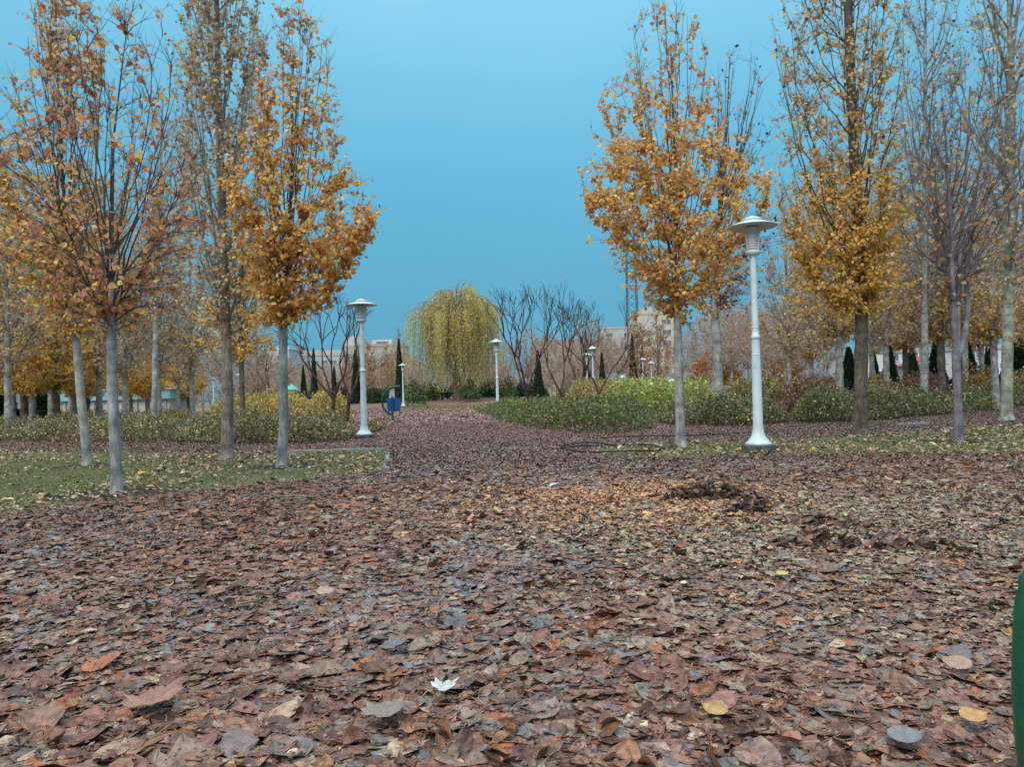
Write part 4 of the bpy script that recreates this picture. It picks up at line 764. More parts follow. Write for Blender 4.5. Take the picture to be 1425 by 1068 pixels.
for kind, var, px, Y, s_, lab, g, nm in [
    ('orange', 0, 18, 36, 1., 'orange poplar with slim grey trunk, first trunk at the left edge', GL, 'poplar_tree'),
    ('orange', 1, 33, 40, 1.05, 'orange poplar second trunk from the left edge behind the hedge', GL, 'poplar_tree'),
    ('orange', 0, 45, 35, .95, 'stout grey orange-leaved poplar third trunk from the left edge', GL, 'poplar_tree'),
    ('orange', 1, 80, 33, .95, 'dark-trunked orange poplar right of the white post at far left', GL, 'poplar_tree'),
    ('pale', 0, -30, 30, 1., 'pale poplar whose crown reaches in from beyond the left edge', GL, 'poplar_tree'),
    ('pale', 1, 71, 44, 1., 'pale-barked poplar just right of the white post at far left', GL, 'poplar_tree'),
    ('pale', 0, 139, 35, .95, 'knotty grey poplar behind hedge between leaning and front left trunks', GL, 'poplar_tree'),
    ('pale', 1, 98, 52, .9, 'slim tan-leaved poplar at the left end of the teal-banded pavilion', GL, 'poplar_tree'),
    ('orange', 1, 122, 46, .85, 'orange poplar hidden behind the slightly leaning slim trunk', GL, 'poplar_tree'),
    ('orange', 0, 206, 44, .8, 'orange poplar standing before the right half of the pavilion', GL, 'poplar_tree'),
    ('pale', 0, 222, 33, .85, 'rough grey poplar rising from the left hedge beside the tall poplar', GL, 'poplar_tree'),
    ('pale', 1, 249, 48, .8, 'slim tan poplar left of the tall poplar, behind the hedge', GL, 'poplar_tree'),
    ('orange', 1, 262, 62, .75, 'small-looking orange poplar far behind the tall poplar at left', GL, 'poplar_tree'),
    ('bare', 0, 283, 70, .9, 'bare brown tree beside the far lamp behind the tall poplar', GL, 'bare_tree'),
    ('small', 0, 238, 66, 1.1, 'round orange tree between two grey poplars behind the left hedge', GS, 'orange_tree'),
    ('small', 1, 160, 70, 1.1, 'round orange tree above the teal band of the pavilion', GS, 'orange_tree'),
    ('highorange', 0, 1170, 29, .95, 'brown-trunked orange poplar directly left behind the big rugged poplar', GRR, 'poplar_tree'),
    ('highorange', 1, 1312, 31, .95, 'grey-trunked orange-tan poplar just left of the forked tree', GRR, 'poplar_tree'),
    ('highorange', 0, 1386, 30, .9, 'thick grey orange poplar just left of the smooth greenish poplar', GRR, 'poplar_tree'),
    ('highorange', 1, 1262, 50, 1.12, 'orange round-bottomed poplar between rugged poplar and white pillar', GRR, 'poplar_tree'),
    ('pale', 0, 1215, 48, 1.12, 'slim tan poplar right behind the big rugged poplar', GRR, 'poplar_tree'),
    ('pale', 1, 1240, 62, 1.3, 'pale poplar by the dark cypress right of the rugged poplar', GRR, 'poplar_tree'),
    ('highorange', 0, 1367, 46, 1.05, 'slim orange poplar in front of the white houses at right', GRR, 'poplar_tree'),
    ('highorange', 1, 1440, 36, .9, 'orange poplar at the right edge behind the greenish poplar', GRR, 'poplar_tree'),
    ('pale', 0, 1420, 50, 1.2, 'pale poplar crown at the right edge, farther off', GRR, 'poplar_tree'),
    ('pale', 1, 1335, 58, 1.25, 'tan poplar seen between the three stems of the forked tree', GRR, 'poplar_tree'),
    ('highorange', 0, 1131, 58, 1.05, 'orange-tan tree in front of the grey wall left of rugged poplar', GRR, 'poplar_tree'),
    ('bare', 1, 1094, 56, .95, 'largest bare brown tree right of the near lamp post', GB, 'bare_tree'),
    ('bare', 0, 1020, 66, 1.05, 'bare brown tree left of the near lamp post by grey wall', GB, 'bare_tree'),
    ('bare', 1, 1042, 84, 1.25, 'bare tree directly behind the near lamp post', GB, 'bare_tree'),
    ('bare', 0, 1068, 76, 1.1, 'bare tree just right of the near lamp post by grey wall', GB, 'bare_tree'),
    ('bare', 1, 1118, 86, 1.15, 'bare pale brown tree above the middle of the grey wall', GB, 'bare_tree'),
    ('bare', 0, 1152, 74, 1.05, 'bare brown tree just left of the rugged poplar', GB, 'bare_tree'),
    ('bare', 1, 985, 92, 1.25, 'bare tree between broad orange tree and dark withered tree', GB, 'bare_tree'),
    ('small', 0, 976, 72, .95, 'round orange tree right of broad tree trunk, beside small lamp', GS, 'orange_tree'),
    ('small', 1, 1014, 82, 1.1, 'low orange tree beside the withered tree trunk', GS, 'orange_tree'),
    ('small', 0, 1078, 84, 1.05, 'low orange tree behind the largest bare tree', GS, 'orange_tree'),
    ('small', 1, 1102, 88, 1.2, 'low orange tree right of the largest bare tree', GS, 'orange_tree'),
    ('bare', 1, 702, 118, 1.15, 'far bare tree behind the lamp beside the willow', GB, 'bare_tree'),
    ('bare', 0, 768, 108, 1.2, 'pinkish bare tree seen between the dark reddish stems', GB, 'bare_tree'),
    ('bare', 1, 800, 112, 1.1, 'pinkish bare tree left of the twin far lamps', GB, 'bare_tree'),
    ('bare', 0, 846, 104, 1.1, 'bare tree right of the twin far lamps', GB, 'bare_tree'),
    ('bare', 1, 868, 108, 1.1, 'bare tree below the lattice tower', GB, 'bare_tree'),
    ('amber', 0, 888, 92, 1.0, 'tall reddish amber poplar left of the cream block', GA, 'amber_tree'),
    ('amber', 1, 917, 86, .92, 'tall orange amber poplar in front of the cream block', GA, 'amber_tree'),
    ('amber', 0, 514, 102, .78, 'yellow-amber tree right of the lamp by the blue box', GA, 'amber_tree'),
    ('amber', 1, 540, 110, .80, 'orange-amber tree above the blue box', GA, 'amber_tree'),
    ('amber', 0, 484, 108, .7, 'low yellow tree left of the white lamp on the path', GA, 'amber_tree'),
    ('amber', 1, 445, 112, .5, 'low orange tree behind the reddish stems left of the path', GA, 'amber_tree'),
    ('bare', 0, 392, 92, .8, 'bare pinkish tree right behind the dense orange tree trunk', GB, 'bare_tree'),
    ('bare', 1, 366, 86, .8, 'bare pinkish tree left behind the dense orange tree trunk', GB, 'bare_tree'),
    ('bare', 0, 345, 98, .9, 'bare tree far behind the low orange-brown tree', GB, 'bare_tree'),
    ('bare', 1, 425, 104, .75, 'bare tree before the grey apartment block', GB, 'bare_tree'),
    ('pale', 0, 12, 26, .8, 'tan-leaved poplar between left edge and leaning trunk, in the front row of poplars', GL, 'poplar_tree'),
    ('pale', 1, 175, 30, .78, 'tan poplar just right of the front left trunk, behind the hedge', GL, 'poplar_tree'),
    ('pale', 0, 268, 38, .85, 'grey tan poplar filling the gap left of the tall poplar', GL, 'poplar_tree'),
    ('orange', 0, 105, 40, .9, 'orange poplar between dark-trunked poplar and leaning trunk', GL, 'poplar_tree'),
    ('orange', 1, 183, 54, .85, 'orange poplar behind the two tiny lamps by the pavilion', GL, 'poplar_tree'),
    ('bare', 1, 310, 60, .95, 'bare grey-brown tree right behind the tall poplar trunk', GB, 'bare_tree'),
    ('pale', 1, 360, 52, .62, 'short tan poplar behind the dense orange tree', GL, 'poplar_tree'),
    ('pale', 0, 1100, 46, 1.0, 'tan-leaved poplar right of the near lamp, behind brown rose thicket', GRR, 'poplar_tree'),
    ('pale', 1, 1145, 40, 1.0, 'tan poplar filling the gap left of the brown-trunked poplar', GRR, 'poplar_tree'),
    ('bare', 0, 1052, 62, 1.0, 'bare brown tree hidden partly by the near lamp post', GB, 'bare_tree'),
    ('bare', 1, 1005, 78, 1.25, 'tall bare brown tree behind the withered tree trunk', GB, 'bare_tree'),
    ('bare', 0, 1128, 68, 1.2, 'bare brown tree behind the tree in front of the grey wall', GB, 'bare_tree'),
    ('pale', 0, 1345, 40, 1.12, 'tan poplar crown behind the right stem of the forked tree', GRR, 'poplar_tree'),
    ('pale', 1, 1290, 42, 1.15, 'tan poplar above the white pillar', GRR, 'poplar_tree'),
    ('pale', 0, 1235, 40, 1.1, 'tan poplar crown between rugged poplar and sparse dark-spotted poplar', GRR, 'poplar_tree'),
    ('bare', 1, 735, 100, 1.2, 'pinkish bare tree behind the wide-forked reddish tree', GB, 'bare_tree'),
    ('bare', 0, 825, 96, 1.25, 'pinkish bare tree behind the twin far lamps', GB, 'bare_tree'),
    ('bare', 1, 950, 110, 1.2, 'bare tree behind the broad orange trunk', GB, 'bare_tree'),
    ('amber', 1, 690, 124, .6, 'rusty tree right behind the lamp beside the willow', GA, 'amber_tree'),
    ('bare', 0, 575, 125, 1., 'bare twiggy tree just left of the willow', GB, 'bare_tree'),
    ('pale', 0, 557, 130, 1.05, 'thin pale bare poplar rising above the cypress left of willow', GB, 'poplar_tree')]:
    bg_tree(kind, var, px, Y, s_, lab, g, nm)

# dark reddish bare trees
def sumac_parts(seed, H, spread, lean=0., multi=2, depth=5):
    rng = RG(seed); T = MB(); K = MB()
    def seg(mbx, p, d, L_, r0_, r1_, n=5, sides=6):
        pts = [p]; cur = np.array(d, float)
        for i in range(n):
            cur = cur+rng.normal(0, .10, 3)+np.array([0, 0, .05]); cur /= np.linalg.norm(cur); pts.append(pts[-1]+cur*L_/n)
        tubes(mbx, np.array(pts), np.linspace(r0_, r1_, n+1), sides); return pts, cur
    def grow(p, d, L_, r_, k):
        pts, cur = seg(K, p, d, L_, r_, r_*.64, 4, 5 if k < 3 else 4)
        if k >= depth: return
        nb = 2 if rng.random() < .8 else 3
        if k == depth-1: nb = 3
        for j in range(nb):
            a = rng.uniform(0, 6.28); t = rng.uniform(.35, .75); perp = np.cross(cur, [math.cos(a), math.sin(a), .3]); perp /= np.linalg.norm(perp)+1e-6
            dd = cur*math.cos(t)+perp*math.sin(t)*spread+np.array([0, 0, .22]); dd /= np.linalg.norm(dd)
            grow(pts[-1], dd, L_*rng.uniform(.62, .9), r_*.64, k+1)
    h0 = H*.22
    pts, cur = seg(T, np.array([0, 0, -.08]), [lean, 0, 1], h0, H*.017, H*.0135, 6, 9)
    for m in range(multi):
        a = m*2*math.pi/multi+rng.uniform(0, 1); dd = np.array([math.cos(a)*.55+lean, math.sin(a)*.4, 1.]); dd /= np.linalg.norm(dd)
        grow(pts[-1], dd, H*.26, H*.0088, 1)
    return T, K
GSU = 'dark bare trees with reddish forking stems'
SUP = []
for i, (px, Y, H, lean, multi, lab) in enumerate([
    (736, 33, 5.9, 0., 3, 'dark reddish bare tree with wide fork, right of the lamp beside willow'),
    (792, 38, 5.9, -.15, 2, 'dark bare tree with slanting stem between the wide fork and twin lamps'),
    (829, 30, 4.9, .0, 2, 'thin curving bare tree in the green bushes left of broad orange tree'),
    (812, 44, 6.4, .05, 3, 'dark bare tree just left of the twin far lamps'),
    (468, 27, 4.3, -.05, 4, 'dark reddish bare tree left of the white lamp at path'),
    (480, 30, 4.6, .1, 2, 'second dark bare tree almost touching the white lamp by the path'),
    (459, 34, 4.4, -.1, 2, 'slim dark bare tree behind yellow shrubs left of white lamp'),
    (908, 60, 6.2, .0, 2, 'far dark bare tree behind the white rose bed'),
    (845, 62, 6., .1, 2, 'far dark bare tree below the twin lamps on the right'),
    (380, 46, 4.6, .12, 3, 'dark purplish bare tree behind the dense orange tree trunk')]):
    T, K = sumac_parts(300+i, H*(1.18 if Y < 32 and px < 600 else 1.), .95, lean, multi)
    r = thing('bare_tree', lab, 'tree', (gx(px, Y), Y, 0), GSU); T.build('trunk', M['twig_sumac'], r); K.build('crown', M['twig_sumac'], r)

# willow
def willow():
    rng = RG(77); Y = 90; x0 = gx(637, Y, .45); H = 14.3; T = MB(); K = MB()
    P = np.array([(0, 0, -.3), (.05, 0, 1.5), (-.1, 0, 3.2), (.15, .1, 5), (.1, .1, 7.5), (.2, 0, 10)]); tubes(T, P, [.7, .52, .46, .40, .28, .12], 10)
    tubes(T, [np.array([(.05, .1, 3.4), (.9, .5, 5.2), (1.6, .8, 7.5), (2.2, 1, 9.5)])], [[.24, .2, .14, .08]], 8)
    tubes(T, [np.array([(.0, .1, 4.4), (-.9, -.4, 6.2), (-1.9, -.6, 8.2), (-2.8, -.6, 9.4)])], [[.2, .17, .12, .06]], 8)
    n = 60; a = rng.uniform(0, 6.28, n); zs = rng.uniform(4.5, 9.5, n); R = rng.uniform(1.2, 5.8, n); zt = H-.10*R**2+rng.normal(0, .45, n)
    p0 = np.stack([np.zeros(n), np.zeros(n), zs], 1); p2 = np.stack([R*np.cos(a), R*np.sin(a), zt-.6], 1); p1 = np.stack([R*.5*np.cos(a), R*.5*np.sin(a), zt+.6], 1)
    u = np.linspace(0, 1, 9)[None, :, None]; LL = (1-u)**2*p0[:, None]+2*u*(1-u)*p1[:, None]+u*u*p2[:, None]
    tubes(K, LL, np.linspace(.08, .015, 9)[None].repeat(n, 0), 5)
    # strands
    S = 2200; i = rng.integers(0, n, S); t = rng.uniform(.4, 1., S); f = t*8; k = np.minimum(f.astype(int), 7); q = LL[i, k]*(1-(f-k))[:, None]+LL[i, k+1]*(f-k)[:, None]
    rad = np.hypot(q[:, 0], q[:, 1]); q[:, :2] += rng.normal(0, .5, (S, 2))
    fk = ~((np.abs(q[:, 0]-.1) < 1.0) & (q[:, 1] < .5) & (rng.random(S) < .8)); q = q[fk]; S = len(q)
    bot = np.maximum(1.2, q[:, 2]-rng.uniform(2.5, 10.5, S)); od = q.copy(); od[:, 2] = 0; od /= np.linalg.norm(od, axis=1, keepdims=True)+.1
    u = np.linspace(0, 1, 8)[None, :, None]; drop = (q[:, 2]-bot)[:, None, None]
    SS = q[:, None]+od[:, None]*(.5*np.sqrt(u))+np.array([0, 0, -1.])*drop*u+np.array([0, 0, .3])*np.sqrt(u)*(1-u)*2
    SS[:, 1:, :2] += np.cumsum(rng.normal(0, .03, (S, 7, 2)), 1)
    tubes(K, SS, np.full((S, 8), .010), 3, (.3, .25, .08), 0)
    pl = np.clip(fbm(q[:, 0]*.9+5, q[:, 2]*.5+q[:, 1]*.7)*2.2-.55, .02, 1); bare = (q[:, 2] > 11.0) & (q[:, 0] < 1.5); pl = np.where(bare, pl*.3, pl)
    nl = 95000; j = rng.choice(S, nl, p=pl/pl.sum()); t = rng.uniform(0.02, 1, nl); f = t*7; k = np.minimum(f.astype(int), 6); p = SS[j, k]*(1-(f-k))[:, None]+SS[j, k+1]*(f-k)[:, None]
    p += rng.normal(0, .13, p.shape); ax = np.array([0, 0, -.9])+rng.normal(0, .45, (nl, 3)); sz = rng.uniform(.16, .30, nl)
    tone = rng.random(S)[j]; c = palette(rng, [(3, .80, .66, .20), (2, .76, .57, .15), (1, .66, .60, .22)], nl, .15); g = tone < .25; c[g] = palette(rng, [(2, .52, .50, .16), (1, .38, .40, .13), (1, .62, .56, .18)], g.sum(), .15)
    th = (np.array([(0, 0, 0), (-.12, .5, .0), (0, 1, 0), (.12, .5, 0)], float), LEAF4[1])
    put_leaves(K, th, p, ax, rng.normal(0, 1, (nl, 3)), sz, c, 1)
    r = thing('willow_tree', 'weeping willow with yellow hanging strands at the end of the path', 'tree', (x0, Y, .45)); T.build('trunk', M['bark_brown'], r); K.build('crown', [M['twig_grey'], M['leaf']], r)
willow()

# cypresses
def cypress_parts(seed):
    rng = RG(seed); T = MB(); K = MB(); H = 5.
    tubes(T, np.array([(0, 0, -.1), (0, 0, .5), (0, 0, H*.9)]), [.09, .07, .02], 7)
    n = 5200; z = .25+(H-.25)*rng.random(n)**.9; t = (z-.25)/(H-.25); R = .42*np.minimum(1, (1-t)*1.5)**.9*np.minimum(1, .6+t*3)*(.85+.3*vnoise(z*2.2+seed, z*0+seed))
    a = rng.uniform(0, 6.28, n); r = R*np.sqrt(rng.uniform(.25, 1, n))*(1+.25*(vnoise(a*2+seed, z*3)-.5)); p = np.stack([r*np.cos(a), r*np.sin(a), z], 1)
    ax = np.stack([np.cos(a)*.35, np.sin(a)*.35, np.ones(n)], 1)+rng.normal(0, .2, (n, 3)); sz = rng.uniform(.10, .2, n)
    put_leaves(K, LEAF4, p, ax, np.stack([np.cos(a), np.sin(a), np.zeros(n)], 1)+rng.normal(0, .6, (n, 3)), sz, palette(rng, [(3, .03, .055, .028), (2, .042, .075, .036), (1, .02, .036, .02)], n, .2), 1)
    return T, K
CY_ = [None, None]
GC = 'dark cypresses'
for i, (px, Y, pyt, wsc, lab) in enumerate([
    (557, 84, 474, 1.1, 'dark cypress between the blue box and the willow, behind small lamp'),
    (496, 90, 489, 1.2, 'dark cypress hidden by the white lamp at the path'),
    (438, 96, 487, 1.0, 'slender dark cypress before the grey block left of the reddish stems'),
    (423, 92, 510, .9, 'short dull cypress left of the slender cypress'),
    (466, 92, 512, .8, 'short cypress behind the reddish bare stems'),
    (817, 96, 462, 1.0, 'tall cypress right behind the twin far lamps'),
    (839, 88, 492, 1.0, 'small cypress right of the twin far lamps'),
    (882, 92, 467, 1.1, 'tall dark cypress beneath the lattice tower'),
    (895, 104, 484, 1.2, 'cypress directly behind the pair of tiny lamps'),
    (750, 84, 490, 1.2, 'dark cypress behind the wide-forked reddish tree'),
    (1183, 52, 485, 1.5, 'dark cypress just left of the rugged poplar trunk'),
    (1240, 56, 478, 1.3, 'dark cypress with pointed tip right of the rugged poplar'),
    (1271, 60, 484, 1.4, 'dark cypress just left of the white pillar'),
    (1304, 48, 478, 1.4, 'dark cypress right of the red-roofed house'),
    (1345, 45, 472, 1.7, 'broad dark cypress right of the forked tree stem'),
    (1378, 55, 478, 1.2, 'dark cypress behind the thick grey orange poplar'),
    (1418, 42, 470, 2.2, 'broadest dark cypress at the right picture edge'),
    (1218, 54, 492, 1., 'thin cypress behind the slim tan poplar'),
    (4, 40, 535, 1.8, 'dark cypress at the left picture edge'),
    (54, 46, 528, 1.6, 'dark cypress just left of the white post at far left')]):
    z1 = at(px, pyt, Y)[2]; s_ = z1/5.; v = i % 2
    if CY_[v] is None:
        T, K = cypress_parts(400+v); r = plant('cypress_tree', lab, 'tree', GC, (gx(px, Y), Y, 0), T, K, 'bark_brown', 'twig', 'bush'); CY_[v] = r
    else: r = dup(CY_[v], (gx(px, Y), Y, 0), i*1.3, 1., lab, GC)
    r.scale = (wsc, wsc, s_)

# ------------------------------------------------------------------ shrubs and hedges
PG = [(3, 0.087, 0.148, 0.048), (2, 0.139, 0.199, 0.060), (2, 0.060, 0.095, 0.038), (1, 0.226, 0.243, 0.087)]
PMIX = [(3, 0.113, 0.155, 0.062), (2, 0.186, 0.206, 0.083), (2, 0.289, 0.206, 0.113), (2, 0.206, 0.113, 0.083), (1.2, 0.412, 0.371, 0.165), (0.6, 0.618, 0.515, 0.268)]
PYL = [(3, 0.431, 0.334, 0.089), (2, 0.526, 0.379, 0.117), (2, 0.302, 0.273, 0.078), (1, 0.224, 0.213, 0.078), (1, 0.573, 0.334, 0.156)]
PRB = [(3, 0.209, 0.105, 0.076), (2, 0.304, 0.162, 0.095), (1.5, 0.133, 0.076, 0.061), (1, 0.380, 0.285, 0.113), (0.7, 0.189, 0.189, 0.076)]
PMA = [(3, 0.193, 0.064, 0.063), (2, 0.274, 0.105, 0.077), (1, 0.129, 0.056, 0.049), (1, 0.225, 0.161, 0.084)]
PRO = [(3, 0.204, 0.295, 0.073), (3, 0.306, 0.386, 0.100), (2, 0.468, 0.447, 0.109), (1, 0.142, 0.204, 0.055), (0.7, 0.447, 0.244, 0.091)]
def band(front, depth):
    p = [G(*q) for q in front]; bk = []
    for q in reversed(p):
        u = q[:2]/np.linalg.norm(q[:2]); bk.append(np.array([q[0]+u[0]*depth, q[1]+u[1]*depth, 0]))
    return p+bk
def hedge(poly, H, n, size, pal, label, seed, name='hedge', cat='hedge', z0=0., stems=140, soft=.5, group=None, upright=0., flowers=0, stemcol=(.14, .085, .06), rug=.6, tm=LEAF6):
    poly = np.array(poly); c0 = poly.mean(0); rng = RG(seed); mb = MB(); m = n*4
    x = rng.uniform(poly[:, 0].min(), poly[:, 0].max(), m); y = rng.uniform(poly[:, 1].min(), poly[:, 1].max(), m); k = inpoly(x, y, poly); x = x[k]; y = y[k]
    # favour the near side, which is what shows
    while len(x) < n: x = np.concatenate([x, x+rng.normal(0, .05, len(x))]); y = np.concatenate([y, y+rng.normal(0, .05, len(y))])
    x = x[:n]; y = y[:n]
    hh = H*np.clip(edgedist(x, y, poly)/soft, .12, 1)**.55*(1-rug+2*rug*fbm(x*1.6+seed, y*1.6))
    t = rng.random(n)**.45; z = z0+hh*t
    x = x+rng.normal(0, .06, n); y = y+rng.normal(0, .06, n)
    ax = rng.normal(0, .7, (n, 3))+np.array([0, 0, .35+upright]); nr = rng.normal(0, .7, (n, 3))+np.array([0, -.4, .7])
    sz = size*np.clip(rng.normal(1, .25, n), .5, 1.7)
    patch = fbm(x*1.1+seed*3, y*1.1+5); c = palette(rng, pal, n, .2)*(.75+.5*patch)[:, None]
    put_leaves(mb, tm, np.stack([x, y, z], 1)-c0, ax, nr, sz, c, 1)
    si = rng.integers(0, n, stems); b = np.stack([x[si], y[si], np.full(stems, z0)], 1)-c0; tp = np.stack([x[si]+rng.normal(0, .12, stems), y[si]+rng.normal(0, .12, stems), z0+hh[si]*rng.uniform(.7, 1.12, stems)], 1)-c0
    tubes(mb, np.stack([b, (b+tp)/2+rng.normal(0, .03, (stems, 3)), tp], 1), np.array([.008, .006, .003])[None].repeat(stems, 0), 3, stemcol, 0)
    r = thing(name, label, cat, c0, group)
    mb.build('foliage', [M['twig'], M['bush']], r)
    if flowers:
        fm = MB(); 
        for q in range(9):
            a = q*2.4; put_leaves(fm, LEAF6, np.zeros((1, 3)), np.array([[math.cos(a), math.sin(a), .25+q*.12]]), np.array([[-math.cos(a)*.4, -math.sin(a)*.4, 1.]]), np.array([.085]), np.array([[.80, .80, .76]]), 0)
        f1 = None; top = np.where((t > .9) & (hh > H*.65))[0]; top = rng.choice(top, flowers, replace=False)
        for j in top:
            if f1 is None: f1 = fm.build('flower', M['bush'], r); fo = f1
            else: fo = f1.copy(); C.objects.link(fo); fo.parent = r
            fo.location = np.array([x[j], y[j], z[j]+.05])-c0; fo.rotation_euler = (rng.uniform(0, .9), 0, rng.uniform(0, 6)); fo.scale = (rng.uniform(.8, 1.5),)*3
    return r
GH = 'low hedges edging the beds'
hedge(band([(-120, 613), (0, 614), (80, 616), (170, 617), (255, 618)], 4.5), .62, 14000, .06, PMIX, 'long low mixed green and brown hedge behind the left lawn', 501, group=GH, stems=500)
hedge(band([(250, 618), (300, 619), (400, 619), (470, 617), (492, 612)], 3.6), .68, 12000, .058, PMIX, 'low dark green and russet hedge left of the white lamp base', 502, group=GH, stems=500)
hedge(band([(508, 605), (528, 600), (533, 593)], 3.), .55, 2200, .07, PRB+PMIX, 'small brownish bush right of the white lamp base', 503, 'shrub', 'shrub')
hedge(band([(290, 597), (360, 597), (440, 597)], 7.), 1.25, 8000, .085, PYL, 'yellow-green mounded shrub behind the hedge, left of dense orange trunk', 504, 'shrub', 'shrub', rug=.4)
hedge(band([(425, 594), (490, 592)], 6.5), 1.25, 4500, .085, PYL, 'golden rounded shrub behind the hedge near the white lamp', 505, 'shrub', 'shrub', rug=.35)
hedge(band([(60, 592), (160, 592), (275, 592)], 7), .68, 6000, .09, PMIX+PYL, 'sparse greenish shrubs around the left poplar trunks', 506, 'shrub', 'shrub')
hedge(band([(-120, 590), (0, 590), (60, 592)], 6), .7, 3600, .09, PG+PYL, 'green shrubs under the orange poplars at the left edge', 507, 'shrub', 'shrub')
hedge(band([(676, 577), (697, 587), (735, 595), (785, 603), (838, 606), (884, 603), (905, 597)], 9.), .85, 17000, .07, PG+[(1.2, .26, .22, .09), (.5, .22, .10, .06)], 'big rounded green bush mass beside the path on the right', 508, 'shrub', 'shrub', stems=600, rug=.35)
hedge(band([(655, 574), (690, 577), (720, 582)], 5), .45, 1800, .10, PMIX, 'low brownish bush at the foot of the lamp by the willow', 520, 'shrub', 'shrub')
hedge(band([(915, 590), (960, 594), (1030, 594), (1095, 590)], 3.), .85, 9000, .065, PG+PMIX, 'dark green hedge strip behind broad orange trunk and near lamp', 509, group=GH, stems=400)
hedge([(gx(845, 29), 29, 0), (gx(995, 27.5), 27.5, 0), (gx(1000, 36), 36, 0), (gx(840, 37), 37, 0)], 1.45, 9500, .095, PRO, 'green rose bed dotted with white flowers behind the broad orange tree', 510, 'rose_bush', 'shrub', flowers=34, stems=300, rug=.3)
hedge([(gx(785, 37), 37, 0), (gx(950, 38), 38, 0), (gx(950, 48), 48, 0), (gx(790, 47), 47, 0)], 1.7, 7500, .11, [(3, .34, .27, .10), (2, .28, .22, .08), (2, .22, .21, .08), (1, .30, .18, .08)], 'yellowish shrub mound behind the green bush mass at path', 511, 'shrub', 'shrub', rug=.25)
hedge([(gx(1000, 27.5), 27.5, 0), (gx(1105, 27.5), 27.5, 0), (gx(1110, 34), 34, 0), (gx(1000, 34), 34, 0)], 1.32, 6500, .085, PRB+PRB+PRO, 'brown and green rose thicket behind the near lamp post', 512, 'rose_bush', 'shrub', flowers=8, stems=500, upright=.5, rug=.35, stemcol=(.16, .08, .055))
hedge([(gx(1085, 26.5), 26.5, 0), (gx(1175, 26.5), 26.5, 0), (gx(1185, 31), 31, 0), (gx(1085, 31), 31, 0)], 1.3, 4500, .08, PRB, 'upright reddish brown shrubs left of the rugged poplar', 513, 'shrub', 'shrub', stems=700, upright=.8, rug=.4, stemcol=(.15, .075, .05))
hedge(band([(1105, 590), (1165, 590), (1250, 584), (1330, 577)], 3.), .95, 11000, .065, PMIX+PG, 'dark green and brown hedge right of the rugged poplar trunk', 514, group=GH, stems=500)
hedge(band([(1330, 577), (1425, 566), (1560, 560)], 4), 1.0, 9000, .075, PG+PMIX, 'dark green hedge behind the smooth greenish poplar at right', 515, group=GH, stems=400)
hedge([(gx(1195, 30), 30, 0), (gx(1255, 30), 30, 0), (gx(1260, 35), 35, 0), (gx(1200, 35), 35, 0)], 1.25, 3000, .09, PYL+PRB, 'yellow-green twiggy shrub right behind the rugged poplar', 516, 'shrub', 'shrub', stems=300, upright=.6)
hedge([(gx(1235, 33), 33, 0), (gx(1325, 33), 33, 0), (gx(1330, 39), 39, 0), (gx(1240, 39), 39, 0)], 1.25, 5500, .09, PMA+PRB, 'maroon shrubs behind the hedge below the white pillar', 517, 'shrub', 'shrub', stems=400, upright=.6)
hedge([(gx(1330, 34), 34, 0), (gx(1392, 34), 34, 0), (gx(1398, 39), 39, 0), (gx(1335, 39), 39, 0)], 1.45, 3500, .10, [(3, .33, .19, .05), (2, .26, .15, .05), (2, .15, .12, .05)], 'orange-yellow shrub right of the forked tree', 518, 'shrub', 'shrub', stems=250, upright=.5)
hedge([(gx(1392, 33), 33, 0), (gx(1500, 33), 33, 0), (gx(1520, 39), 39, 0), (gx(1398, 39), 39, 0)], 1.35, 5000, .09, PRO+PRB, 'green and reddish shrubs at the right picture edge', 519, 'shrub', 'shrub', stems=300, upright=.4)
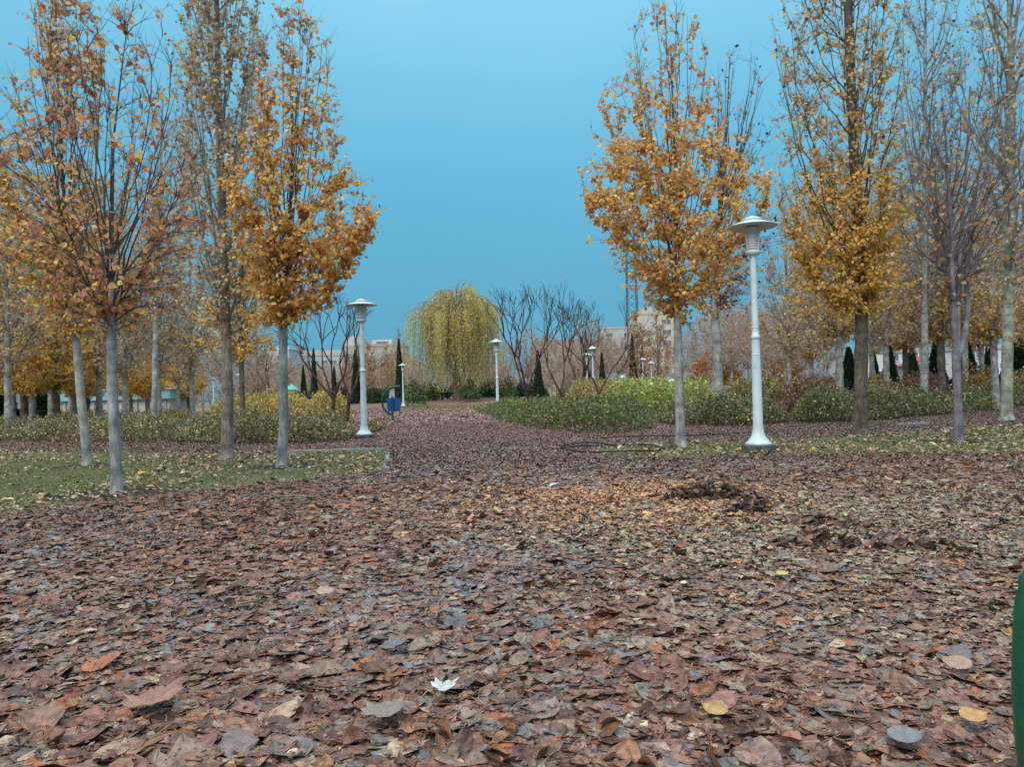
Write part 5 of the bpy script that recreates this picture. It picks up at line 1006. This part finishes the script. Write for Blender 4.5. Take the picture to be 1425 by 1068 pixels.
# dark evergreen shrubs under the willow and along the far bed
GE = 'dark evergreen shrubs in the far bed'
for i, (px, Y, wpx, H, z0, pal, lab) in enumerate([
    (577, 80, 34, 2.9, .15, PG, 'bright green rounded shrub left below the willow'),
    (610, 97, 34, 2.6, .5, [(1, .025, .042, .022), (1, .04, .065, .03)], 'dark shrub behind the willow strands left of its trunk'),
    (655, 86, 26, 2.6, .45, PG, 'green shrub just right of the willow trunk'),
    (676, 98, 30, 2.4, .5, [(1, .025, .042, .022), (1, .04, .065, .03)], 'dark shrub between willow trunk and the lamp beside it'),
    (706, 92, 30, 3., .4, PG, 'dark green shrub right behind the lamp beside the willow'),
    (728, 98, 26, 2.6, .3, [(1, .03, .05, .025), (1, .05, .075, .03)], 'dark shrub behind the wide-forked bare tree'),
    (536, 92, 40, 2.4, .1, [(1, .035, .055, .03), (1, .055, .075, .035)], 'dull green shrub behind the blue box'),
    (505, 98, 30, 2.4, 0., PG, 'dull green shrub behind the white lamp by the path'),
    (478, 90, 26, 2.3, 0., [(1, .022, .04, .022), (1, .035, .055, .028)], 'dark shrub behind the reddish stems left of the lamp'),
    (448, 94, 30, 2., 0., [(1, .03, .048, .025), (1, .05, .065, .035)], 'grey-green shrub right of the slender cypress'),
    (415, 88, 26, 2., 0., [(1, .03, .05, .025), (1, .05, .07, .035)], 'dark shrub right of the dense orange tree trunk, far back'),
    (365, 84, 34, 1.7, 0., [(1, .022, .04, .022), (1, .035, .055, .028)], 'dark low shrub left of the dense orange tree trunk, far back'),
    (900, 84, 30, 2.2, 0., [(1, .035, .055, .03), (1, .055, .075, .035)], 'dull green shrub behind the white rose bed'),
    (594, 92, 30, 2.8, .3, PG, 'mid green shrub left of the willow trunk, in front of the dark one'),
    (638, 104, 34, 2.9, .6, [(1, .022, .04, .02), (1, .035, .06, .028)], 'dark shrub directly behind the willow trunk'),
    (690, 103, 34, 3.0, .5, [(1, .022, .04, .02), (1, .035, .06, .028)], 'dark shrub left behind the lamp beside the willow'),
    (747, 96, 34, 2.8, .2, [(1, .03, .05, .025), (1, .05, .075, .03)], 'dark shrub right of the wide-forked bare trunk, far back'),
    (560, 100, 36, 3.0, .1, [(1, .025, .042, .022), (1, .04, .065, .03)], 'dark shrub behind the small lamp between blue box and willow'),
    (520, 90, 34, 2.6, 0., [(1, .028, .045, .025), (1, .045, .07, .03)], 'dark shrub between the white lamp and the blue box, far back'),
    (462, 88, 30, 2.5, 0., [(1, .03, .05, .026), (1, .05, .07, .035)], 'dark green shrub behind the second dark bare tree'),
    (432, 90, 30, 2.2, 0., [(1, .03, .05, .026), (1, .05, .07, .035)], 'dark green shrub below the slender cypress'),
    (790, 90, 40, 2.2, 0., PMIX, 'brownish green shrub behind the slanting bare stem')]):
    x = gx(px, Y, z0); hw_ = wpx/2/F*Y; k = np.arange(14)*2*math.pi/14
    hedge(np.stack([x+hw_*np.cos(k), Y+hw_*.8*np.sin(k), 0*k], 1), H, 1900, .2, pal, lab, 530+i, 'shrub', 'shrub', z0=z0, stems=30, soft=hw_*.8, group=GE, rug=.25, tm=LEAF4)

# far wood along the horizon
def treeline():
    rng = RG(61); mb = MB()
    for (x0, x1, y0, y1, n, hmin, hmax) in ((-170, 170, 150, 180, 520, 5., 11.),):
        for i in range(n):
            x = rng.uniform(x0, x1); y = rng.uniform(y0, y1); H = rng.uniform(hmin, hmax)
            k = 22; a = rng.uniform(0, 6.28, k); R = rng.uniform(.2, 2.4, k); zs = rng.uniform(.8, H*.5, k)
            p0 = np.stack([np.full(k, x), np.full(k, y), zs], 1); p2 = np.stack([x+R*np.cos(a), y+R*np.sin(a), np.minimum(H, zs+H*rng.uniform(.3, .7, k))], 1); p1 = (p0*.5+p2*.5)+np.stack([.2*R*np.cos(a), .2*R*np.sin(a), -.1*H*np.ones(k)], 1)
            tubes(mb, np.stack([p0, p1, p2], 1), np.array([.07, .05, .02])[None].repeat(k, 0), 3, (.1, .1, .1), 0)
            tubes(mb, np.array([[(x, y, -.1), (x, y, H*.5), (x, y, H*.95)]]), np.array([[.14, .1, .03]]), 5, (.1, .1, .1), 0)
            m = int(rng.choice([12, 45, 110, 160])); q = np.stack([x+rng.normal(0, 1.0, m), y+rng.normal(0, 1.0, m), rng.uniform(.6, H*.9, m)], 1)
            pal = [[(1, .30, .22, .17)], [(1, .42, .23, .10)], [(1, .36, .26, .19)], [(1, .05, .07, .04)]][int(rng.choice(4, p=[.35, .2, .3, .15]))]
            put_leaves(mb, LEAF4, q, rng.normal(0, 1, (m, 3))+np.array([0, 0, .6]), rng.normal(0, 1, (m, 3)), rng.uniform(.3, .6, m), palette(rng, pal, m, .2), 1)
    V3(mb.build('treeline', [M['twig_pale'], M['leaf']]), 'distant wood of bare brown and rusty trees along the horizon', 'treeline', kind='stuff')
treeline()

# ------------------------------------------------------------------ lamp posts
def lamp_proto(label, loc, group):
    r = thing('street_lamp', label, 'lamp post', loc, group)
    b = MB(); lathe(b, [(.0, -.05), (.275, -.05), (.28, .12), (.268, .14), (0, .14)], segs=8, smooth=False, rot=math.pi/8); b.build('plinth', M['concrete'], r)
    p = MB(); lathe(p, [(.22, .14), (.225, .155), (.18, .19), (.115, .28), (.090, .40), (.084, .50), (.077, 1.2), (.068, 1.90), (.068, 1.93), (.076, 1.935), (.076, 1.985), (.060, 1.99), (.058, 2.06), (.053, 3.0), (.052, 3.36)], segs=28)
    for z, rr in ((1.66, .072), (2.12, .060)): lathe(p, [(rr-.003, z-.012), (rr+.003, z-.006), (rr+.003, z+.006), (rr-.003, z+.012)], segs=28)
    p.build('pole', M['white_paint'], r)
    c = MB(); lathe(c, [(.052, 3.34), (.115, 3.37), (.125, 3.40), (.125, 3.43), (.10, 3.44), (.0, 3.44)], segs=24)
    for k in range(4):
        a = k*math.pi/2+.5; tubes(c, np.array([(.12*math.cos(a), .12*math.sin(a), 3.42), (.148*math.cos(a), .148*math.sin(a), 3.66), (.152*math.cos(a), .152*math.sin(a), 3.86)]), [.009]*3, 6)
    c.build('lantern_cage', M['white_paint'], r)
    l = MB(); prof = [(.09, 3.44)]
    for k in range(9): z = 3.45+k*.042; rr = .10+.018*k/8; prof += [(rr, z), (rr+.016, z+.012), (rr+.016, z+.026), (rr, z+.038)]
    prof += [(.10, 3.85), (0, 3.85)]; lathe(l, prof, segs=24); l.build('lantern', M['lantern'], r)
    s = MB(); lathe(s, [(.0, 3.845), (.16, 3.845), (.40, 3.835), (.415, 3.838), (.412, 3.848), (.26, 3.905), (.165, 3.925), (.16, 3.945), (.175, 3.955), (.165, 3.975), (.10, 4.0), (.04, 4.012), (.03, 4.03), (0, 4.035)], segs=40); s.build('lamp_shade', M['white_paint'], r)
    return r
GLAMP = 'white park lamp posts'
b1 = G(1056, 630); lamp0 = lamp_proto('nearest tall white lamp post with wide disc shade, right of the broad orange tree', b1, GLAMP)
for px, Y, H, lab in [(507, 19.9, 3.72, 'white lamp post at the left side of the path'),
    (693, 40, 4.05, 'white lamp post beside the willow, middle of the picture'),
    (561.5, 76, 4.45, 'small far lamp post between the blue box and the willow'),
    (818, 60, 4.25, 'shorter of the twin far lamp posts, left one'),
    (826.5, 56, 4.5, 'taller of the twin far lamp posts, right one'),
    (896, 72, 4.25, 'tiny lamp post above the white rose bed'),
    (907.5, 82, 4.25, 'tiny lamp post right of the other above the rose bed'),
    (969, 80, 4., 'tiny lamp post right of the broad orange trunk'),
    (297.5, 88, 3.9, 'far lamp post left of the tall poplar trunk'),
    (335, 82, 4.1, 'far lamp post right of the tall poplar trunk'),
    (63, 52, 4.2, 'white post with its shade hidden in leaves at far left'),
    (180, 108, 4., 'tiny lamp post before the pavilion, left one'),
    (188.5, 102, 3.7, 'tiny lamp post before the pavilion, right one')]:
    s_ = H/4.035; dup(lamp0, (gx(px, Y), Y, 0), .3, (1, 1, s_) if Y < 30 else s_, lab, GLAMP)
# square white pillar
mb = MB(); r = thing('gate_pillar', 'square white pillar with capped top between cypresses at right', 'pillar', (gx(1287, 45), 45, 0))
box(mb, (-.16, -.16, 0), (.16, .16, 3.55)); mb.build('shaft', flat_mat('weathered_white_render', (.5, .5, .48), (.66, .66, .63), 6, .8, .2), r)
mb = MB(); lathe(mb, [(.22, 3.55), (.30, 3.6), (.30, 3.72), (.2, 3.72), (.19, 3.95), (.30, 4.), (.30, 4.08), (.05, 4.2), (0, 4.2)], segs=4, smooth=False, rot=math.pi/4); mb.build('capital', M['kerb'], r)

# ------------------------------------------------------------------ blue box on green frame
Yb = G(548, 587)[1]; xb = gx(548, Yb); r = thing('litter_bin', 'blue box on dark green post inside a curved green tube frame by the path', 'litter bin', (xb, Yb, 0))
def loc_(px, py): q = at(px, py, Yb); return np.array([q[0]-xb, 0, q[2]])
mb = MB(); a, c = loc_(539.5, 573), loc_(556.5, 554)
v = MB(); x0, x1, z0, z1 = a[0], c[0], a[2], c[2]
bx = np.array([(x0+.03, -.2, z0), (x1-.03, -.2, z0), (x1-.03, .2, z0), (x0+.03, .2, z0), (x0, -.24, z1), (x1, -.24, z1), (x1, .24, z1), (x0, .24, z1)])
v.add(bx, [(0, 3, 2, 1), (0, 1, 5, 4), (1, 2, 6, 5), (2, 3, 7, 6), (3, 0, 4, 7)])
ins = bx*np.array([.9, .9, 1]); ins[:4, 2] += .04
v.add(np.concatenate([bx[4:], ins[4:]]), [(0, 1, 5, 4), (1, 2, 6, 5), (2, 3, 7, 6), (3, 0, 4, 7)]); v.add(ins, [(0, 1, 2, 3), (0, 4, 5, 1), (1, 5, 6, 2), (2, 6, 7, 3), (3, 7, 4, 0)])
v.build('bin_box', M['blue_paint'], r)
v = MB(); p = loc_(548, 553); box(v, (-.045, -.31, -.05), (.045, -.245, p[2]+.02)); v.build('post', M['green_paint'], r)
v = MB(); pts = [loc_(*q) for q in ((544, 577), (538, 574), (533.5, 568), (531.5, 560), (533, 552), (537, 545), (543, 540), (549, 538), (556, 538))]
P = np.array(pts); ti = np.linspace(0, 8, 40); Pi = np.stack([np.interp(ti, range(9), P[:, k]) for k in range(3)], 1)
for _ in range(4): Pi[1:-1] = (Pi[:-2]+2*Pi[1:-1]+Pi[2:])/4
tubes(v, Pi, np.full(40, .045), 10, cap=True); p = loc_(546, 577); tubes(v, np.array([Pi[0], (0, -.27, p[2])]), [.04, .04], 8); v.build('tube_frame', M['green_paint'], r)
v = MB(); q0, q1, q2, q3 = loc_(541, 555), loc_(549, 555), loc_(548, 540), loc_(543, 540)
fr = np.array([q0, q1, q2, q3]); v.add(np.concatenate([fr+[0, .02, 0], fr+[0, .12, 0]]), [(0, 1, 2, 3), (7, 6, 5, 4), (0, 4, 5, 1), (1, 5, 6, 2), (2, 6, 7, 3), (3, 7, 4, 0)]); v.build('back_panel', M['grey_metal'], r)

# ------------------------------------------------------------------ black hose, drip line
def hose(pts, rad, label, closed=False, name='garden_hose'):
    P = np.array([G(*p) for p in pts]); P[:, 2] = .06
    if closed: P = np.concatenate([P, P[:1]])
    n = len(P); ti = np.linspace(0, n-1, n*9); Q = np.stack([np.interp(ti, range(n), P[:, k]) for k in range(3)], 1)
    for _ in range(12): Q[1:-1] = (Q[:-2]+2*Q[1:-1]+Q[2:])/4
    Q[:, 2] += .018*np.sin(ti*1.7); Q[:, 2] = np.maximum(Q[:, 2], rad*1.1)
    mb = MB(); tubes(mb, Q, np.full(len(Q), rad), 10, cap=True); c0 = Q.mean(0)*np.array([1, 1, 0]); V3(mb.build(name, M['hose'], None, c0), label, 'hose')
hose([(924, 629), (912, 626), (892, 622.5), (871, 622.5), (846, 623.5), (816, 620.5), (796, 620.5), (782, 624), (779, 627.5), (790, 630), (808, 632.5), (841, 633.7), (876, 634), (902, 633), (924, 629.3), (936, 626)], .017, 'black hose lying in a long loop on leaves left of broad orange trunk')
hose([(782, 629), (800, 627.5), (820, 624), (850, 624.5), (870, 623.5)], .014, 'short black hose strand inside the left end of the loop')
hose([(835, 613.5), (880, 612), (940, 610.5), (990, 607), (1030, 606.5), (1075, 606)], .013, 'thin dark drip line across leaves behind the broad orange trunk', name='drip_line')

# ------------------------------------------------------------------ soil round trunks
mb = MB(); mb.add(soil_patch(G(160, 688), .75, .7), [list(range(20))]); V3(mb.build('soil', M['soil']), kind='structure')
for i, (p, rx, ry) in enumerate((((122, 649), .6, .5), ((392, 650), .6, .45), ((1334, 615), .9, .45), ((1197, 606), .8, .5), ((316, 640), .5, .4))):
    mb = MB(); mb.add(soil_patch(G(*p), rx, ry, .008), [list(range(20))]); V3(mb.build('soil', M['soil']), kind='structure')

# ------------------------------------------------------------------ green bench at the right edge
xe = at(1412.5, 930, 1.6)[0]; r = thing('park_bench', 'dark green painted metal bench end at the right picture edge, mostly out of frame', 'bench', (xe+.05, 1.6, 0))
def arc(y):
    z = np.linspace(-.02, .66, 22); x = (z-.43)**2/(2*1.5); pts = [np.array([a_, y, b_]) for a_, b_ in zip(x, z)]
    for k in range(1, 11): t = k/10*math.pi*.55; pts.append(np.array([x[-1]+.02+.10*(1-math.cos(t))+.02*k/10, y, z[-1]+.10*math.sin(t)]))
    pts.append(pts[-1]+np.array([.3, 0, .005])); return np.array(pts)
for y in (0., -.48):
    v = MB(); P = arc(y); tubes(v, P, np.full(len(P), .05), 20, cap=True); v.build('end_frame', M['green_paint'], r)
v = MB()
for k in range(5): box(v, (.03, -.46+k*.092, .43), (1.5, -.385+k*.092, .46))
v.build('seat', M['green_paint'], r)

# ------------------------------------------------------------------ buildings
M['cream'] = flat_mat('cream_render', (.50, .46, .40), (.58, .54, .47), .4, .9, .05)
M['beige'] = flat_mat('beige_render', (.36, .32, .28), (.44, .40, .35), .4, .9, .05)
M['greywall'] = flat_mat('grey_render', (.38, .39, .40), (.47, .48, .49), .4, .9, .05)
M['whitewall'] = flat_mat('white_render', (.58, .61, .64), (.68, .70, .72), .4, .9, .05)
M['teal'] = flat_mat('teal_sheet', (.20, .42, .48), (.28, .50, .55), .8, .5, .05)
M['redroof'] = flat_mat('red_roof', (.45, .12, .09), (.55, .17, .13), .8, .7, .1)
M['pinkroof'] = flat_mat('dull_pink_roof', (.30, .21, .20), (.36, .26, .25), .8, .8, .1)
M['glass'] = flat_mat('dark_window', (.13, .14, .15), (.20, .215, .23), .6, .2, .0)
M['fence'] = flat_mat('grey_concrete_panel', (.23, .245, .26), (.32, .335, .35), .9, .9, .1)
def building(name, label, cat, x0, x1, Y, ztop, depth, wall, roof, wins, parapet=.5, extra=()):
    r = thing(name, label, cat, ((x0+x1)/2, Y, 0)); w2 = (x1-x0)/2
    v = MB(); box(v, (-w2, 0, -.2), (w2, depth, ztop)); wo = v.build('wall', M[wall], r)
    v = MB(); box(v, (-w2-.15, -.15, ztop), (w2+.15, depth+.15, ztop+parapet)); ro = v.build('roof', M[roof], r)
    f1 = {}
    for (wx, wz, ww, wh) in wins:
        k = (ww, wh)
        if k not in f1:
            v = MB(); box(v, (-ww/2, -.04, -wh/2), (ww/2, .1, wh/2)); o = v.build('window', M['glass'], r)
            fr = MB(); t_ = .09
            for lo, hi in (((-ww/2-t_, -.10, -wh/2-t_), (ww/2+t_, .02, -wh/2)), ((-ww/2-t_, -.10, wh/2), (ww/2+t_, .02, wh/2+t_)), ((-ww/2-t_, -.10, -wh/2), (-ww/2, .02, wh/2)), ((ww/2, -.10, -wh/2), (ww/2+t_, .02, wh/2)), ((-.04, -.08, -wh/2), (.04, .0, wh/2))): box(fr, lo, hi)
            fo = fr.build('window_frame', M['whitewall'], o); f1[k] = o
        else:
            o = f1[k].copy(); C.objects.link(o); o.parent = r
            for g in f1[k].children: d = g.copy(); C.objects.link(d); d.parent = o
        o.location = (wx, 0, wz)
    for (nm, lo, hi, mt) in extra:
        v = MB(); box(v, lo, hi); v.build(nm, M[mt], r)
    return r
def bz(px0, px1, pyt, Y): return at(px0, pyt, Y)[0], at(px1, pyt, Y)[0], at((px0+px1)/2, pyt, Y)[2]
x0, x1, zt = bz(884, 937, 434, 230); W = x1-x0
building('apartment_block', 'cream apartment block behind the amber trees, right of the lattice tower', 'building', x0, x1, 230, zt-.8, 14, 'cream', 'cream', [(W/2-2.2, zt-3.2, 2.6, 1.5), (W/2-2.2, zt-6.4, 2.6, 1.5), (W/2-2.2, zt-9.6, 2.6, 1.5), (-W/4, zt-6.4, 2.6, 1.5), (-W/4, zt-9.6, 2.6, 1.5)], .8, [('rooftop_parapet', (-W/2+3, 3, zt), (0, 9, zt+1.6), 'greywall')])
x0, x1, zt = bz(836, 884, 455, 260)
building('apartment_block', 'pale grey block behind the bare trees, left of the lattice tower', 'building', x0, x1, 260, zt-.6, 14, 'greywall', 'greywall', [(-3, zt-3, 2, 1.4), (3, zt-3, 2, 1.4), (-3, zt-6.2, 2, 1.4), (3, zt-6.2, 2, 1.4)], .6)
x0, x1, zt = bz(742, 850, 473, 200)
building('long_building', 'long low building with dull pink roof behind the bare tree belt', 'building', x0, x1, 200, zt-3, 12, 'beige', 'pinkroof', [(-6, zt-5.5, 2, 1.4), (0, zt-5.5, 2, 1.4), (6, zt-5.5, 2, 1.4)], 3.)
x0, x1, zt = bz(478, 560, 479, 240); W = x1-x0
building('apartment_block', 'beige block with flat roof room above the blue box', 'building', x0, x1, 240, zt-.8, 16, 'beige', 'beige', [(W/2-2.5, zt-3.6, .7, 1.9), (W/2-3.9, zt-3.6, .7, 1.9), (W/2-5.3, zt-3.6, .7, 1.9), (-1, zt-4.5, 1.6, 1.3), (-5, zt-4.5, 1.6, 1.3)], .8, [('roof_room', (-1, 4, zt), (5.5, 10, zt+1.6), 'cream'), ('roof_opening', (.4, 3.9, zt+.3), (4.2, 4.1, zt+1.), 'glass'), ('stair_tower', (-W/2, 2, zt), (-W/2+6, 9, zt+2.8), 'greywall')])
x0, x1, zt = bz(400, 478, 492, 225); W = x1-x0
building('apartment_block', 'grey apartment block with brick-red stair head left of the path', 'building', x0, x1, 225, zt-.8, 14, 'greywall', 'greywall', [(k*2.6-5, zt-2.8, 1.4, 1.2) for k in range(5)]+[(k*2.6-5, zt-5.8, 1.4, 1.2) for k in range(5)], .8, [('stair_head', (-W/2+1.2, 2, zt), (-W/2+3.6, 6, zt+1.8), 'redroof'), ('roof_parapet', (-W/2+4, 3, zt), (W/2-1, 8, zt+1.1), 'beige')])
x0, x1, zt = bz(350, 402, 484, 205)
building('apartment_block', 'whitish block behind bare twigs left of the dense orange trunk', 'building', x0, x1, 205, zt-.6, 14, 'greywall', 'whitewall', [(k*2.4-2.4, zt-2.8, 1.3, 1.2) for k in range(3)]+[(k*2.4-2.4, zt-5.8, 1.3, 1.2) for k in range(3)], .6)
# pavilion, left
x0, x1, _ = bz(86, 236, 556, 60); zb = at(160, 557, 60)[2]; zt = at(160, 544, 60)[2]; W = x1-x0
v = thing('pavilion', 'low cream pavilion with a teal band under its eaves behind left poplars', 'building', ((x0+x1)/2, 60, 0))
m_ = MB(); box(m_, (-W/2, 0, -.2), (W/2, 5, zb)); m_.build('wall', M['cream'], v)
m_ = MB(); box(m_, (-W/2-.2, -.35, zb), (W/2+.2, 5.2, zt)); m_.build('roof_band', M['teal'], v)
m_ = MB(); box(m_, (-W/2-.35, -.5, zt), (W/2+.35, 5.4, zt+.1)); m_.build('roof', M['whitewall'], v)
for k in range(8):
    m_ = MB(); box(m_, (-W/2+.3+k*(W-.6)/7-.05, -.12, 0), (-W/2+.3+k*(W-.6)/7+.05, -.003, zb)); m_.build('pilaster', M['greywall'], v)
x0, x1, zt = bz(-40, 20, 540, 62)
building('outbuilding', 'pale wall of a small building at the left edge behind trunks', 'building', x0, x1, 62, zt-.2, 5, 'cream', 'greywall', [], .2)
# white houses right
x0, x1, zt = bz(1205, 1282, 486, 78); W = x1-x0
building('white_house', 'white building between cypresses right of the rugged poplar', 'building', x0, x1, 78, zt-.4, 9, 'whitewall', 'greywall', [(-1.6, 1.9, 1.3, 1.1), (1.2, 2.2, .9, 1.), (0, 3.9, .9, .8), (2., 3.9, .9, .8)], .4)
x0, x1, zt = bz(1336, 1440, 480, 74)
building('white_house', 'white building behind the cypresses at the right edge', 'building', x0, x1, 74, zt-.4, 9, 'whitewall', 'greywall', [(-2.2, 1.8, 1.1, 1.1), (1.2, 1.8, 1.1, 1.1), (-2.2, 4., 1.1, 1.), (1.2, 4., 1.1, 1.)], .4)
def gable():
    x0, x1, zt = bz(1284, 1316, 508, 60); W = x1-x0; r = thing('small_house', 'small cream house with red pitched roof beside the white pillar', 'house', ((x0+x1)/2, 60, 0))
    m_ = MB(); box(m_, (-W/2, 0, -.2), (W/2, 4, zt)); m_.build('wall', M['cream'], r)
    z2 = zt+.75; o = .2
    v = np.array([(-W/2-o, -o, zt+.003), (W/2+o, -o, zt+.003), (W/2+o, 4+o, zt+.003), (-W/2-o, 4+o, zt+.003), (-W/2+.6, 2, z2), (W/2-.6, 2, z2)])
    m_ = MB(); m_.add(v, [(0, 1, 5, 4), (2, 3, 4, 5)]); m_.add(v, [(3, 0, 4), (1, 2, 5)]); m_.add(v, [(0, 3, 2, 1)]); m_.build('roof', M['redroof'], r)
    m_ = MB(); box(m_, (.35, -.05, .9), (1., .05, 1.9)); m_.build('window', M['glass'], r)
gable()
# grey panel wall
Yw = 92; x0 = gx(842, Yw); x1 = gx(1236, Yw); zt = at(1100, 514.5, Yw)[2]
r = thing('garden_wall', 'long grey concrete panel wall behind the right shrub beds', 'wall', ((x0+x1)/2, Yw, 0)); W = x1-x0
m_ = MB(); n = int(W/2.4)
for k in range(n): box(m_, (-W/2+k*W/n+.10, -.05, -.1), (-W/2+(k+1)*W/n-.10, .05, zt-.06+.03*math.sin(k*4.1)))
m_.build('panel', M['fence'], r)
m_ = MB()
for k in range(n+1): box(m_, (-W/2+k*W/n-.10, -.11, -.1), (-W/2+k*W/n+.10, .11, zt+.05))
m_.build('wall_post', M['greywall'], r)
# lattice tower
Yt = 300; xa = at(873, 440, Yt)[0]; xb_ = at(887, 440, Yt)[0]; Ht = at(880, 300, Yt)[2]; W = (xb_-xa)
r = thing('lattice_tower', 'slim dark lattice mast rising behind the broad orange tree', 'tower', ((xa+xb_)/2, Yt, 0)); m_ = MB()
def hwz(z): return W/2*(1.25-.55*z/Ht)
lv = np.linspace(0, Ht, 24)
for sx, sy in ((-1, -1), (1, -1), (1, 1), (-1, 1)): tubes(m_, np.array([(sx*hwz(z), sy*hwz(z), z) for z in lv]), np.full(24, .16), 5)
for a_, b_ in zip(lv[:-1], lv[1:]):
    for (s1, s2) in (((-1, -1), (1, -1)), ((1, -1), (1, 1)), ((1, 1), (-1, 1)), ((-1, 1), (-1, -1))):
        tubes(m_, np.array([(s1[0]*hwz(a_), s1[1]*hwz(a_), a_), (s2[0]*hwz(b_), s2[1]*hwz(b_), b_)]), [.08, .08], 4)
        tubes(m_, np.array([(s2[0]*hwz(a_), s2[1]*hwz(a_), a_), (s1[0]*hwz(b_), s1[1]*hwz(b_), b_)]), [.08, .08], 4)
m_.build('mast', flat_mat('dark_steel', (.05, .06, .065), (.09, .10, .105), 2, .6, .0), r)
m_ = MB(); tubes(m_, np.array([(0, 0, Ht), (0, 0, Ht+6)]), [.1, .05], 5); m_.build('antenna', M['grey_metal'], r)
# green awning far left
r = thing('shade_tent', 'small turquoise tent roof right of the dense orange trunk', 'tent', (gx(406, 100), 100, 0))
m_ = MB(); v = [(-.9, -.9, 2.4), (.9, -.9, 2.4), (.9, .9, 2.4), (-.9, .9, 2.4), (0, 0, 3.2)]; m_.add(v, [(0, 1, 4), (1, 2, 4), (2, 3, 4), (3, 0, 4)]); m_.build('canopy', flat_mat('turquoise_fabric', (.05, .42, .36), (.07, .5, .42), 3, .7, .1), r)
m_ = MB()
for sx, sy in ((-1, -1), (1, -1), (1, 1), (-1, 1)): tubes(m_, np.array([(sx*.85, sy*.85, 0), (sx*.85, sy*.85, 2.45)]), [.04, .04], 6)
m_.build('tent_frame', M['grey_metal'], r)
